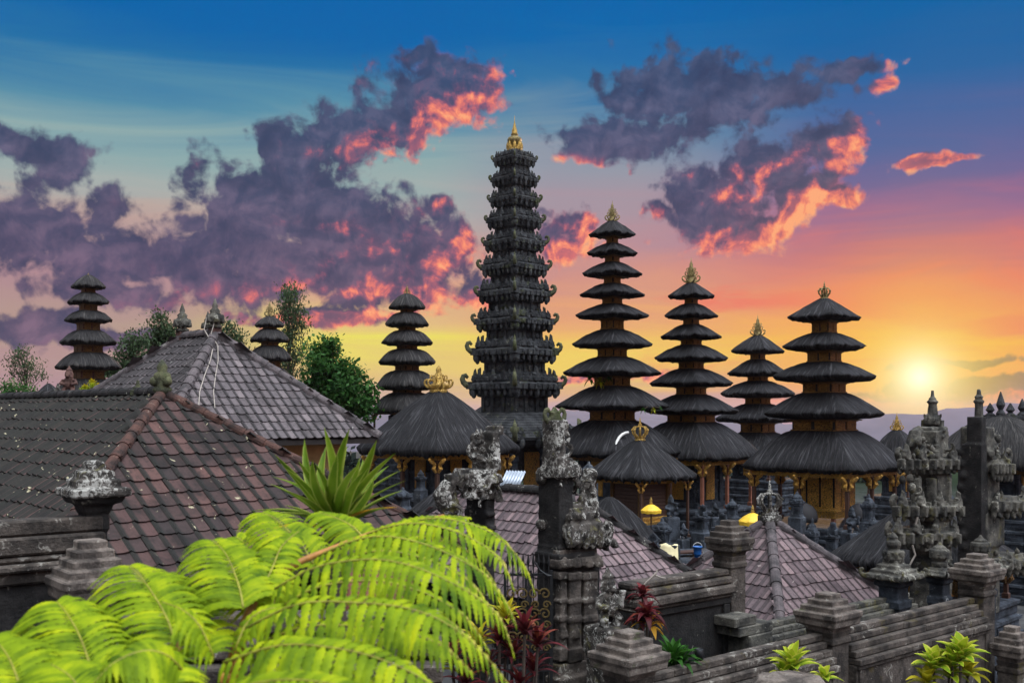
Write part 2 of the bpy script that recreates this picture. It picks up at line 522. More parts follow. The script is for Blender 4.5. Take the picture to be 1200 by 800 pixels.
M['tile_grey'] = tile_mat('grey_clay_tile', [(0.085, 0.072, 0.076, 1), (0.15, 0.128, 0.134, 1), (0.11, 0.096, 0.102, 1), (0.20, 0.168, 0.172, 1)], 0.0, (0.3, 0.29, 0.27, 1), 0.5, (0.030, 0.029, 0.030, 1), 0.8)
M['tile_mauve'] = tile_mat('mauve_clay_tile', [(0.11, 0.080, 0.088, 1), (0.20, 0.145, 0.152, 1), (0.15, 0.115, 0.122, 1), (0.26, 0.185, 0.19, 1)], 0.25, (0.3, 0.25, 0.24, 1), 0.45, (0.055, 0.045, 0.048, 1), 0.75)
M['ridge_red'] = stone_mat('red_brown_ridge_tile', (0.020, 0.015, 0.014, 1), (0.115, 0.055, 0.042, 1), lichen=0.15, lcol=(0.3, 0.25, 0.2, 1), scale=2.0, bd=0.012)
M['ridge_grey'] = stone_mat('grey_ridge_tile', (0.05, 0.045, 0.047, 1), (0.15, 0.125, 0.13, 1), lichen=0.1, scale=2.0, bd=0.012)
M['ridge_black'] = stone_mat('black_ridge_tile', (0.012, 0.012, 0.012, 1), (0.045, 0.04, 0.04, 1), lichen=0.15, scale=2.0, bd=0.012)
M['gold'] = gold_mat('gilded_finial', (0.62, 0.40, 0.10, 1), (0.22, 0.11, 0.025, 1), 0.55, 9.0, 0.03)
M['dull_gold'] = gold_mat('weathered_gilding', (0.40, 0.31, 0.12, 1), (0.08, 0.065, 0.03, 1), 0.35, 9.0, 0.03)
M['carved'] = gold_mat('gilded_carving', (0.88, 0.47, 0.085, 1), (0.05, 0.022, 0.008, 1), 0.12, 8.0, 0.07)
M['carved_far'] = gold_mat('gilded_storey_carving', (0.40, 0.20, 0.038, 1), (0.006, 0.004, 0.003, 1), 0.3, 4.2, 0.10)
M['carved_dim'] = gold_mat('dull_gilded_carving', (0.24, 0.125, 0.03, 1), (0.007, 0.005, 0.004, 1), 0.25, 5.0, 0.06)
M['wood'] = plain_mat('dark_red_timber', (0.055, 0.024, 0.014, 1), 0.6, 0, 0.45, 6.0, 0.01, (6, 6, 0.8))
M['wood_black'] = plain_mat('sooty_timber', (0.016, 0.012, 0.010, 1), 0.7, 0, 0.5, 6.0, 0.01)
M['wood_pink'] = plain_mat('salmon_painted_post', (0.26, 0.10, 0.06, 1), 0.5, 0, 0.25, 5.0, 0.01)
M['brick'] = stone_mat('red_brick_tower', (0.075, 0.04, 0.035, 1), (0.16, 0.085, 0.07, 1), scale=2.5, bd=0.02)
M['plaster'] = plain_mat('ochre_plaster', (0.45, 0.30, 0.13, 1), 0.8, 0, 0.25, 3.0, 0.01)
M['fern'] = leaf_mat('fern_leaf', [(0.07, 0.14, 0.006, 1), (0.24, 0.35, 0.008, 1), (0.50, 0.57, 0.010, 1)], 0.32, 0.6, 11.0, None, 0.40)
M['rachis'] = plain_mat('orange_brown_fern_stalk', (0.34, 0.15, 0.03, 1), 0.5, 0, 0.5, 14.0, 0.003)
M['midrib'] = plain_mat('yellow_green_midrib', (0.26, 0.25, 0.025, 1), 0.6, 0, 0.45, 22.0, 0.002)
M['sword_leaf'] = leaf_mat('sword_leaf', [(0.03, 0.085, 0.008, 1), (0.11, 0.20, 0.012, 1), (0.26, 0.36, 0.03, 1)], 0.3, 0.35, 4.0, (0.30, 0.36, 0.06, 1))
M['dry_leaf'] = leaf_mat('dry_orange_leaf', [(0.42, 0.20, 0.02, 1), (0.55, 0.33, 0.03, 1)], 0.3, 0.5)
M['red_leaf'] = leaf_mat('red_cordyline_leaf', [(0.025, 0.008, 0.010, 1), (0.07, 0.014, 0.016, 1), (0.16, 0.022, 0.028, 1), (0.30, 0.10, 0.04, 1)], 0.25, 0.4, 5.0)
M['gold_leaf'] = leaf_mat('yellow_croton_leaf', [(0.22, 0.26, 0.015, 1), (0.55, 0.42, 0.02, 1)], 0.3, 0.4)
M['lime_leaf'] = leaf_mat('lime_dracaena_leaf', [(0.12, 0.26, 0.015, 1), (0.30, 0.42, 0.02, 1), (0.46, 0.50, 0.03, 1)], 0.35, 0.35, 5.0, (0.60, 0.58, 0.08, 1))
M['grass_leaf'] = leaf_mat('green_blade', [(0.02, 0.075, 0.012, 1), (0.05, 0.16, 0.02, 1)], 0.3, 0.4)
M['tree_leaf'] = leaf_mat('broadleaf_crown', [(0.018, 0.06, 0.016, 1), (0.045, 0.13, 0.03, 1), (0.09, 0.21, 0.045, 1)], 0.35, 0.5, 0.4)
M['wispy_leaf'] = leaf_mat('grey_green_crown', [(0.030, 0.055, 0.025, 1), (0.06, 0.10, 0.045, 1), (0.09, 0.14, 0.07, 1)], 0.3, 0.5, 0.4)
M['woods'] = leaf_mat('far_woodland', [(0.008, 0.014, 0.012, 1), (0.018, 0.028, 0.022, 1)], 0.1, 0.9, 0.05)
M['bark'] = plain_mat('tree_bark', (0.06, 0.045, 0.035, 1), 0.9, 0, 0.4, 5.0, 0.02)
M['umbrella'] = plain_mat('yellow_silk', (0.80, 0.50, 0.03, 1), 0.55, 0, 0.15, 6.0, 0.005)
M['white_cloth'] = plain_mat('cream_cloth', (0.75, 0.66, 0.38, 1), 0.7, 0, 0.2, 5.0, 0.01)
M['white_paint'] = plain_mat('white_plastic', (0.70, 0.70, 0.66, 1), 0.4, 0, 0.15, 5.0, 0.003)
M['rope'] = plain_mat('pale_bamboo_strip', (0.34, 0.30, 0.26, 1), 0.7, 0, 0.25, 12.0, 0.003)
M['blue_plastic'] = plain_mat('blue_plastic', (0.02, 0.13, 0.42, 1), 0.35, 0, 0.15, 5.0, 0.003)
M['iron'] = plain_mat('black_iron', (0.018, 0.02, 0.022, 1), 0.5, 0.5, 0.3, 12.0, 0.002)
M['iron_gold'] = plain_mat('gilt_iron', (0.16, 0.115, 0.04, 1), 0.4, 0.6, 0.4, 18.0, 0.002)
M['rust'] = plain_mat('rusty_roof_sheet', (0.13, 0.042, 0.024, 1), 0.8, 0.0, 0.45, 9.0, 0.004)
M['clear_sheet'] = plain_mat('pale_corrugated_sheet', (0.42, 0.48, 0.56, 1), 0.25, 0.2, 0.25, 6.0, 0.01)


# ------------------------------------------------------------------ mesh helpers
class MB:
    def __init__(self):
        self.v, self.f, self.uv = [], [], []

    def add(self, vs, fs, uvs=None):
        o = len(self.v)
        self.v.extend([tuple(p) for p in vs])
        self.f.extend([tuple(i + o for i in q) for q in fs])
        if uvs is None:
            uvs = [(0.5, 0.0)] * len(vs)
        self.uv.extend(uvs)
        return o

    def box(self, c, s, rz=0.0, top=(1.0, 1.0), tilt=None):
        x, y, z = s[0] / 2, s[1] / 2, s[2] / 2
        ca, sa = cos(rz), sin(rz)
        vs = []
        for k, (sx, sy, sz) in enumerate(((-1, -1, -1), (1, -1, -1), (1, 1, -1), (-1, 1, -1), (-1, -1, 1), (1, -1, 1), (1, 1, 1), (-1, 1, 1))):
            px, py, pz = sx * x, sy * y, sz * z
            if sz > 0:
                px *= top[0]
                py *= top[1]
            p = Vector((px, py, pz))
            if tilt is not None:
                p = tilt @ p
            vs.append((c[0] + p.x * ca - p.y * sa, c[1] + p.x * sa + p.y * ca, c[2] + p.z))
        self.add(vs, [(0, 3, 2, 1), (4, 5, 6, 7), (0, 1, 5, 4), (1, 2, 6, 5), (2, 3, 7, 6), (3, 0, 4, 7)])

    def sq(self, prof, cx=0, cy=0, rz=0.0, ax=1.0, ay=1.0, cap=True):
        """square lathe: prof = [(half side, z), ...] bottom to top"""
        vs, fs = [], []
        ca, sa = cos(rz), sin(rz)
        for a, z in prof:
            for sx, sy in ((-1, -1), (1, -1), (1, 1), (-1, 1)):
                x, y = sx * a * ax, sy * a * ay
                vs.append((cx + x * ca - y * sa, cy + x * sa + y * ca, z))
        n = len(prof)
        for i in range(n - 1):
            for k in range(4):
                a, b = i * 4 + k, i * 4 + (k + 1) % 4
                fs.append((a, b, b + 4, a + 4))
        if cap:
            fs.append((3, 2, 1, 0))
            fs.append(tuple((n - 1) * 4 + k for k in range(4)))
        self.add(vs, fs)

    def lathe(self, prof, n=12, c=(0, 0), flat=1.0):
        vs, fs = [], []
        for r, z in prof:
            for k in range(n):
                t = 2 * pi * k / n
                vs.append((c[0] + r * cos(t), c[1] + r * sin(t) * flat, z))
        for i in range(len(prof) - 1):
            for k in range(n):
                a, b = i * n + k, i * n + (k + 1) % n
                fs.append((a, b, b + n, a + n))
        fs.append(tuple(range(n - 1, -1, -1)))
        fs.append(tuple((len(prof) - 1) * n + k for k in range(n)))
        self.add(vs, fs)

    def tube(self, pts, rad, n=6, flat=1.0, ref=None):
        pts = [Vector(p) for p in pts]
        if not isinstance(rad, (list, tuple)):
            rad = [rad] * len(pts)
        vs, fs = [], []
        up = Vector(ref) if ref is not None else None
        for i, p in enumerate(pts):
            d = (pts[min(i + 1, len(pts) - 1)] - pts[max(i - 1, 0)])
            if d.length < 1e-9:
                d = Vector((0, 0, 1))
            d.normalize()
            if up is None:
                up = Vector((0, 0, 1)) if abs(d.z) < 0.9 else Vector((1, 0, 0))
            s = d.cross(up)
            if s.length < 1e-6:
                s = d.cross(Vector((1, 0.1, 0)))
            s.normalize()
            u = s.cross(d).normalized()
            if ref is None:
                up = u
            for k in range(n):
                t = 2 * pi * k / n
                vs.append(p + s * (cos(t) * rad[i] * flat) + u * (sin(t) * rad[i]))
        for i in range(len(pts) - 1):
            for k in range(n):
                a, b = i * n + k, i * n + (k + 1) % n
                fs.append((a, b, b + n, a + n))
        fs.append(tuple(range(n - 1, -1, -1)))
        fs.append(tuple((len(pts) - 1) * n + k for k in range(n)))
        self.add(vs, fs)

    def ball(self, c, r, n=8, m=6):
        prof = []
        sx, sy, sz = (r, r, r) if not isinstance(r, (tuple, list)) else r
        vs, fs = [], []
        for i in range(1, m):
            t = pi * i / m
            for k in range(n):
                q = 2 * pi * k / n
                vs.append((c[0] + sx * sin(t) * cos(q), c[1] + sy * sin(t) * sin(q), c[2] - sz * cos(t)))
        for i in range(m - 2):
            for k in range(n):
                a, b = i * n + k, i * n + (k + 1) % n
                fs.append((a, b, b + n, a + n))
        o0 = len(vs)
        vs.append((c[0], c[1], c[2] - sz))
        vs.append((c[0], c[1], c[2] + sz))
        for k in range(n):
            fs.append((o0, (k + 1) % n, k))
            fs.append((o0 + 1, (m - 2) * n + k, (m - 2) * n + (k + 1) % n))
        self.add(vs, fs)

    def horn(self, base, ang, s, fat=1.0, flip=1, n=6):
        """upturned carved volute growing outward along ang"""
        path = ((0, 0), (.22, -.02), (.46, .06), (.66, .24), (.74, .48), (.66, .70), (.48, .76), (.38, .64), (.46, .54))
        rad = (.20, .19, .17, .155, .14, .13, .12, .10, .07)
        c, q = cos(ang), sin(ang)
        self.tube([(base[0] + c * x * s, base[1] + q * x * s, base[2] + z * s * flip) for x, z in path], [r * s * fat for r in rad], n, flat=0.8)

    def antefix(self, base, ang, s, h=1.0, th=0.25):
        """upright flame-shaped leaf facing outward along ang"""
        out = ((-.42, 0), (-.5, .25), (-.36, .5), (-.40, .66), (-.18, .74), (0, 1.0 * h), (.18, .74), (.40, .66), (.36, .5), (.5, .25), (.42, 0))
        c, q = cos(ang), sin(ang)
        n = len(out)
        vs = []
        for d, k in ((th, 0.86), (0.0, 1.0), (-th * .6, 1.0)):
            for x, z in out:
                vs.append((base[0] - q * x * s * k + c * d * s, base[1] + c * x * s * k + q * d * s, base[2] + z * s * (k if d > 0 else 1)))
        fs = [tuple(range(n)), tuple(range(3 * n - 1, 2 * n - 1, -1))]
        for r in (0, 1):
            for i in range(n):
                j = (i + 1) % n
                fs.append((r * n + i, r * n + n + i, r * n + n + j, r * n + j))
        self.add(vs, fs)

    def blade(self, base, tip, width, droop=0.0, side=None, seg=6, fold=0.25, shape='lance', start=0.0, wave=0.0):
        """a leaf from base to tip that sags by droop"""
        b, e = Vector(base), Vector(tip)
        d = e - b
        L = d.length
        if side is None:
            side = d.cross(Vector((0, 0, 1)))
            if side.length < 1e-5:
                side = Vector((1, 0, 0))
        side = Vector(side).normalized()
        up = side.cross(d.normalized()) if L > 0 else Vector((0, 0, 1))
        if up.z < 0:
            up = -up
        vs, uvs, fs = [], [], []
        for i in range(seg + 1):
            s = i / seg
            if shape == 'lance':
                w = width * (sin(pi * min(1, (s * 0.86 + 0.14))) ** 0.8 if s < 1 else 0.02)
            elif shape == 'sword':
                w = width * (0.55 + 0.45 * min(1, s * 4)) * (1 - s ** 3) + width * 0.02
            else:
                w = width * (1 - s * 0.8)
                if i % 2 == 1:
                    w *= 0.72
            p = b + d * s + Vector((0, 0, -droop * s * s)) + Vector((0, 0, droop * 0.35 * sin(pi * s)))
            if wave:
                p = p + side * (wave * sin(3.0 * s))
            vs += [p - side * w / 2 + up * (w * fold), p, p + side * w / 2 + up * (w * fold)]
            uvs += [(0, s), (0.5, s), (1, s)]
        for i in range(seg):
            a = i * 3
            fs += [(a, a + 1, a + 4, a + 3), (a + 1, a + 2, a + 5, a + 4)]
        self.add(vs, fs, uvs)

    def build(self, name, mat, parent=None, smooth=False, bevel=0.0, loc=None, rz=None, remesh=0.0, disp=0.0, dscale=0.15, label=None, autosm=False):
        me = bpy.data.meshes.new(name)
        me.from_pydata(self.v, [], self.f)
        ul = me.uv_layers.new(name='UVMap')
        li = [0] * len(me.loops)
        me.loops.foreach_get('vertex_index', li)
        flat = []
        for i in li:
            flat.extend(self.uv[i])
        ul.data.foreach_set('uv', flat)
        me.materials.append(mat)
        if smooth:
            me.polygons.foreach_set('use_smooth', [True] * len(me.polygons))
        me.update()
        o = bpy.data.objects.new(name, me)
        COL.objects.link(o)
        if parent is not None:
            o.parent = parent
        if loc is not None:
            o.location = loc
        if rz is not None:
            o.rotation_euler = (0, 0, rz)
        if bevel:
            md = o.modifiers.new('bevel', 'BEVEL')
            md.width = bevel
            md.segments = 1
            md.limit_method = 'ANGLE'
        if remesh:
            md = o.modifiers.new('remesh', 'REMESH')
            md.mode = 'VOXEL'
            md.voxel_size = remesh
            md.use_smooth_shade = True
            if disp:
                tx = bpy.data.textures.get('erosion') or bpy.data.textures.new('erosion', 'CLOUDS')
                tx.noise_scale = dscale
                tx.noise_depth = 4
                md = o.modifiers.new('erode', 'DISPLACE')
                md.texture = tx
                md.texture_coords = 'LOCAL'
                md.strength = disp
                md.mid_level = 0.55
        if label:
            o['label'] = label
        return o


def tag(o, label, cat, group=None):
    o['label'] = label
    o['category'] = cat
    if group:
        o['group'] = group
    return o


def thing(name, label, cat, loc=(0, 0, 0), rz=0.0, group=None):
    o = bpy.data.objects.new(name, None)
    o.empty_display_size = 0.3
    COL.objects.link(o)
    o.location = loc
    o.rotation_euler = (0, 0, rz)
    return tag(o, label, cat, group)


def structure(o):
    o['kind'] = 'structure'
    return o


R45 = pi / 4


def thatch(mb, a0, a1, z0, z1, th, curve=1.5, n=26, p=9.0, rag=0.02, seed=0, rect=1.0, sag=0.0, under=False):
    """thatched hip roof: a0/a1 half side at ridge and eave, z0/z1 heights; rect stretches x; ragged thick eave"""
    rs = random.Random(seed)
    per = []
    for s in range(4):
        for k in range(n):
            q = -1 + 2 * k / n
            per.append(((q, -1), (1, q), (-q, 1), (-1, -q))[s])
    pts = []
    for x, y in per:
        k = (abs(x) ** p + abs(y) ** p) ** (-1.0 / p)
        pts.append((x * k, y * k))
    N = len(pts)
    rings = []
    m = 9
    for i in range(m):
        s = i / (m - 1)
        a = a0 + (a1 - a0) * s
        z = z0 - (z0 - z1) * (s ** curve)
        rings.append((a, z, 0.35 * rag if 0 < i < m - 1 else rag * (i > 0), s))
    rings.append((a1 * 0.988, z1 - th * 0.55, rag * 1.2, 1.05))
    rings.append((a1 * 0.955, z1 - th, rag * 2.6, 1.1))
    rings.append((a1 * 0.88, z1 - th * 0.93, rag, 1.2))
    rings.append((a1 * 0.5, z1 - th * 0.35, 0, 1.5))
    rings.append((max(a0 * 0.6, a1 * .1), z1 + (z0 - z1) * 0.1, 0, 1.8))
    if under:       # sharp eave tip, the trimmed underside falling inwards to the bracket frame
        del rings[m:]
        rings.append((a1 * 0.985, z1 - th * .35, rag * 1.3, 1.03))
        rings.append((a1 * 0.93, z1 - th * .85, rag * 1.6, 1.08))
        rings.append((a1 * 0.76, z1 - th * 1.35, rag * .8, 1.25))
        rings.append((a1 * 0.56, z1 - th * 1.6, 0, 1.5))
        rings.append((max(a0 * 0.6, a1 * .1), z1 - th * .6, 0, 1.8))
    vs, fs, uvs = [], [], []
    off = a1 * (rect - 1.0)
    jit = [rs.uniform(-1, 1) for _ in range(N)]
    slope = hypot(a1 - a0, z0 - z1)
    for i, (a, z, j, v) in enumerate(rings):
        for k, (x, y) in enumerate(pts):
            dj = j * rs.uniform(-1, 1)
            lump = 0.6 * rag * sin(k * 0.55 + seed) if 3 < i < 11 else 0
            cx = off * (1 if x > 0.3 else (-1 if x < -0.3 else x / 0.3))
            corner = abs(x * y)
            zz = z + dj * (1.0 if i >= m else 0.6) + lump - sag * corner ** 3 * min(1, v)
            vs.append((x * a + cx, y * a, zz))
            uvs.append(((-1 + 2 * (k % n) / n) * (.62 * a + .38 * a1) + 31.7 * (k // n), -v * slope))
    for i in range(len(rings) - 1):
        for k in range(N):
            a, b = i * N + k, i * N + (k + 1) % N
            fs.append((a, a + N, b + N, b))
    fs.append(tuple(range(N)))
    fs.append(tuple(range(len(rings) * N - 1, (len(rings) - 1) * N - 1, -1)))
    mb.add(vs, fs, uvs)


def crown_finial(mb, z, s):
    """open crown of bowed ribs with a spike"""
    mb.lathe([(.34 * s, z), (.36 * s, z + .10 * s), (.28 * s, z + .14 * s), (.33 * s, z + .24 * s), (.30 * s, z + .3 * s)], 14)
    for k in range(8):
        t = 2 * pi * k / 8
        mb.tube([(cos(t) * r * s, sin(t) * r * s, z + h * s) for r, h in ((.28, .28), (.46, .48), (.50, .70), (.36, .90), (.14, .92), (.05, 1.0))], [.05 * s, .06 * s, .06 * s, .055 * s, .05 * s, .04 * s], 6)
        mb.ball((cos(t) * .50 * s, sin(t) * .5 * s, z + .70 * s), .075 * s, 6, 5)
        mb.antefix((cos(t) * .31 * s, sin(t) * .31 * s, z + .24 * s), t, .2 * s)
    mb.lathe([(.09 * s, z + .3 * s), (.05 * s, z + .9 * s), (.10 * s, z + 1.0 * s), (.12 * s, z + 1.07 * s), (.05 * s, z + 1.14 * s), (.07 * s, z + 1.2 * s), (.015 * s, z + 1.5 * s)], 8)


def lotus_finial(mb, z, s):
    """stacked lotus petals under a pointed jewel"""
    mb.lathe([(.26 * s, z), (.28 * s, z + .1 * s), (.18 * s, z + .16 * s), (.22 * s, z + .3 * s), (.13 * s, z + .42 * s), (.2 * s, z + .6 * s), (.14 * s, z + .74 * s), (.16 * s, z + .9 * s), (.10 * s, z + 1.05 * s), (.11 * s, z + 1.15 * s), (.03 * s, z + 1.32 * s), (.012 * s, z + 1.55 * s)], 10)
    for lvl, (zz, rr, ss) in enumerate(((.12, .20, .62), (.46, .12, .46), (.74, .10, .34))):
        for k in range(6):
            mb.horn((cos(k * pi / 3 + lvl) * rr * s, sin(k * pi / 3 + lvl) * rr * s, z + zz * s), k * pi / 3 + lvl, ss * s * .72, 0.8)


# ------------------------------------------------------------------ tiled roofs
def tiles(mb, A, B, T1, T2, w, e, rs, lift=0.03, jit=0.010):
    """pantiles on the sloping quad A-B (eave) up to T1-T2 (over A and B side); triangles have T1 == T2"""
    A, B, T1, T2 = Vector(A), Vector(B), Vector(T1), Vector(T2)
    u = (B - A).normalized()
    nrm = u.cross((T1 - A)).normalized()
    if nrm.z < 0:
        nrm = -nrm
    v = nrm.cross(u)
    if v.z < 0:
        v = -v
    H = (T1 - A).dot(v)
    W = (B - A).length
    x1, x2 = (T1 - A).dot(u), (T2 - A).dot(u)
    rows = int(H / e) + 1
    prof = ((0, .5), (.10, 1.0), (.22, .5), (.36, 0.05), (.78, 0.0), (1.02, .42))
    amp = w * 0.16
    for j in range(rows):
        y = j * e
        s = min(1, (y + e * 0.3) / H)
        lo, hi = x1 * s, W + (x2 - W) * s
        k0 = int((lo) / w) - 1
        k1 = int(hi / w) + 1
        for k in range(k0, k1 + 1):
            x = k * w
            if x + w * 0.5 < lo - w * .1 or x + w * 0.5 > hi + w * .1:
                continue
            jx, jz, jt = rs.uniform(-jit, jit), rs.uniform(-jit, jit) * .6, rs.uniform(-jit, jit) * 1.6
            y0, y1 = y - e * 0.1 + jt, min(y + e * 1.12, H + 0.02)
            vs, fs = [], []
            uvs = [(q, 0) for _ in range(3) for q, h in prof]
            for yy, lf in ((y0, lift), (y1, 0.004)):
                for q, h in prof:
                    vs.append(A + u * (x + q * w + jx) + v * yy + nrm * (h * amp + lf + jz))
            for q, h in prof:
                vs.append(A + u * (x + q * w + jx) + v * (y0 + 0.004) + nrm * (h * amp - 0.004 + jz))
            n = len(prof)
            for i in range(n - 1):
                fs.append((i, i + 1, n + i + 1, n + i))
                fs.append((2 * n + i, 2 * n + i + 1, i + 1, i))
            mb.add(vs, fs, uvs)


def ridge_caps(mb, P0, P1, r, step, rs):
    """overlapping half-round ridge tiles from P0 down to P1"""
    P0, P1 = Vector(P0), Vector(P1)
    d = P1 - P0
    L = d.length
    n = max(2, int(L / step))
    d.normalize()
    s = d.cross(Vector((0, 0, 1))).normalized()
    up = s.cross(d)
    for i in range(n):
        a = P0 + d * (L * i / n)
        b = P0 + d * (L * (i + 1.12) / n)
        ra, rb = r * .9, r * 1.06 + rs.uniform(-.004, .004)
        vs = []
        for p, q in ((a, ra), (b, rb), (b, rb * .82)):
            for k in range(9):
                t = -0.25 + (pi + 0.5) * k / 8
                vs.append(p + s * (cos(t) * q) + up * (sin(t) * q - r * .25))
        fs = []
        for g_ in (0, 1):
            for k in range(8):
                fs.append((g_ * 9 + k, g_ * 9 + k + 1, g_ * 9 + 10 + k, g_ * 9 + 9 + k))
        mb.add(vs, fs)

# ------------------------------------------------------------------ ground and hills
GZ = -0.3           # temple court
def ground_z(x, y):
    def ss(a, b, t):
        t = max(0, min(1, (t - a) / (b - a)))
        return t * t * (3 - 2 * t)
    z = 2.0 + (GZ - 2.0) * ss(16.5, 20.0, y + 0.25 * x * (x > 0) - 0.02 * abs(x))
    # beyond the temple the mountain side drops into a valley
    d = hypot(x, max(y, 0))
    z -= 26 * ss(125, 420, d) + 75 * ss(350, 2000, d)
    return z


m, t, b, _ = mat_new('court_ground')
v = t.new('ShaderNodeTexCoord').outputs['Object']
gn = t.noise(v, 0.8, 7.0, 0.62)
near = t.mix(t.range(gn, 0.35, 0.65), (0.035, 0.036, 0.038, 1), (0.10, 0.10, 0.10, 1))
far = t.mix(t.range(t.noise(v, 0.02, 5.0, 0.6), 0.4, 0.6), (0.012, 0.02, 0.012, 1), (0.03, 0.045, 0.025, 1))
t.put(b.inputs['Base Color'], t.mix(t.range(t.vmath('LENGTH', v), 55.0, 110.0, smooth=True), near, far))
b.inputs['Roughness'].default_value = 1.0
b.inputs['Specular IOR Level'].default_value = 0.0
bump(t, b, t.noise(v, 9.0, 5.0, 0.6), 0.6, 0.03)
M['ground'] = m
mb = MB()
xs = [-2900, -2000, -1600, -1200, -700, -400, -250, -160, -120, -60] + [-40 + 2 * i for i in range(41)] + [60, 120, 160, 250, 400, 700, 1200, 1600, 2000, 2900]
ys = [-650, -250, -60, -20] + [-10 + 2 * i for i in range(12)] + [13 + 0.5 * i for i in range(22)] + [25, 30, 40, 60, 100, 130, 160, 200, 260, 330, 420, 600, 900, 1300, 1900, 2600, 3300, 3900]
vs = [(x, y, ground_z(x, y) + (0.06 * mnoise.noise((x * .4, y * .4, 0)) if abs(x) < 50 and abs(y) < 60 else 0)) for y in ys for x in xs]
nx = len(xs)
fs = [(j * nx + i, j * nx + i + 1, (j + 1) * nx + i + 1, (j + 1) * nx + i) for j in range(len(ys) - 1) for i in range(nx - 1)]
mb.add(vs, fs)
structure(mb.build('ground', M['ground'], smooth=True))

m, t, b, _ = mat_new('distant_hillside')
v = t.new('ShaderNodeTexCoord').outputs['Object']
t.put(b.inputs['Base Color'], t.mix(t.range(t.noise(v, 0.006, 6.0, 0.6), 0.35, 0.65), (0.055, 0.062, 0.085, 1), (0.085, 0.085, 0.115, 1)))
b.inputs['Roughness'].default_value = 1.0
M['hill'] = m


def hill_range(Y, ridge, depth):
    mb = MB()
    rs = random.Random(int(Y))
    px = [q[0] for q in ridge]
    n = 110
    cols = []
    for i in range(n + 1):
        p = px[0] + (px[-1] - px[0]) * i / n
        for (x0, y0), (x1, y1) in zip(ridge, ridge[1:]):
            if x0 <= p <= x1:
                s = (p - x0) / (x1 - x0)
                s = s * s * (3 - 2 * s)
                py = y0 + (y1 - y0) * s
        py += 1.2 * mnoise.noise((p * .05, Y, 0)) + 0.7 * mnoise.noise((p * .17, Y, 3))
        cols.append((p, py))
    K = 9
    vs, fs = [], []
    for p, py in cols:
        top = hz(py, Y)
        for k in range(K):
            s = k / (K - 1)
            if s <= 0.5:
                yy = Y - depth * (1 - 2 * s)
                zz = -112 + (top + 112) * (sin(pi * s)) ** 1.3
            else:
                yy = Y + depth * (2 * s - 1)
                zz = -112 + (top + 112) * max(0, sin(pi * s)) ** 1.3
            zz += (6 * mnoise.noise((p * .03, s * 5, Y)) if 0 < k < K - 1 and k != K // 2 else 0)
            vs.append((hx(p, Y), yy, zz))
    for i in range(len(cols) - 1):
        for k in range(K - 1):
            a = i * K + k
            fs.append((a, a + K, a + K + 1, a + 1))
    mb.add(vs, fs)
    structure(mb.build('hills', M['hill'], smooth=True))


hill_range(2900, [(620, 486), (940, 497), (1010, 488), (1050, 484), (1075, 486), (1115, 478), (1150, 477), (1172, 471), (1198, 473), (1260, 466), (1400, 478), (1700, 470), (2000, 478)], 400)
hill_range(3300, [(-900, 480), (-300, 472), (0, 479), (200, 481), (500, 480), (900, 482)], 400)


# the evening haze between the temple and the mountains
hz_m = bpy.data.materials.new('evening_haze')
hz_m.use_nodes = True
ht = NT(hz_m.node_tree)
ht.n.clear()
hv = ht.new('ShaderNodeVolumePrincipled')
hv.inputs['Color'].default_value = (0.80, 0.70, 0.86, 1)
hv.inputs['Density'].default_value = 0.00008
hv.inputs['Anisotropy'].default_value = 0.3
ho = ht.new('ShaderNodeOutputMaterial')
ht.l.new(hv.outputs[0], ho.inputs['Volume'])
mb = MB()
mb.box((0, 1650, -37), (6000, 4700, 170))
hb = mb.build('haze', hz_m)
hb['kind'] = 'stuff'


def woods():
    rs = random.Random(77)
    mb = MB()
    for k in range(420):
        d = 92 * (2.6 ** rs.random())
        a = rs.uniform(-.62, .62)
        x, y = d * tan(a), d
        r = (1.6 + d * .006) * rs.uniform(.6, 1.3)
        h = rs.uniform(.5, 1.0) * min(3.2, 1.6 + d * .006)
        z0 = ground_z(x, y) + h * .55
        for q in range(26):
            v = Vector((rs.gauss(0, .45), rs.gauss(0, .45), rs.gauss(0, .3)))
            c = Vector((x + v.x * r, y + v.y * r, z0 + v.z * h))
            s = r * rs.uniform(.16, .34)
            n_ = Vector((rs.uniform(-1, 1), rs.uniform(-1, 1), rs.uniform(-1, 1))).normalized()
            t1 = n_.orthogonal().normalized() * s
            t2 = n_.cross(t1) * .7
            mb.add([c - t1, c + t2, c + t1, c - t2], [(0, 1, 2, 3)])
    o = mb.build('far_woods', M['woods'])
    o['kind'] = 'stuff'


woods()

# ------------------------------------------------------------------ pagodas
def beam_ring(mb, a, z, w, h):
    for k in range(4):
        t_ = k * pi / 2
        mb.box((cos(t_) * a, sin(t_) * a, z), (w, 2 * a + w * (1 if k % 2 else -1) + (0.002 * k), h), t_)


def drip_edge(mb, a, z, d, n):
    """row of small carved drops hanging under a square frame"""
    for k in range(4):
        t_ = k * pi / 2
        for i in range(n):
            q = -a + 2 * a * (i + .5) / n
            x, y = a, q
            mb.box((x * cos(t_) - y * sin(t_), x * sin(t_) + y * cos(t_), z - d / 2), (d * .35, 1.7 * a / n, d), t_, (1.0, 1.0))


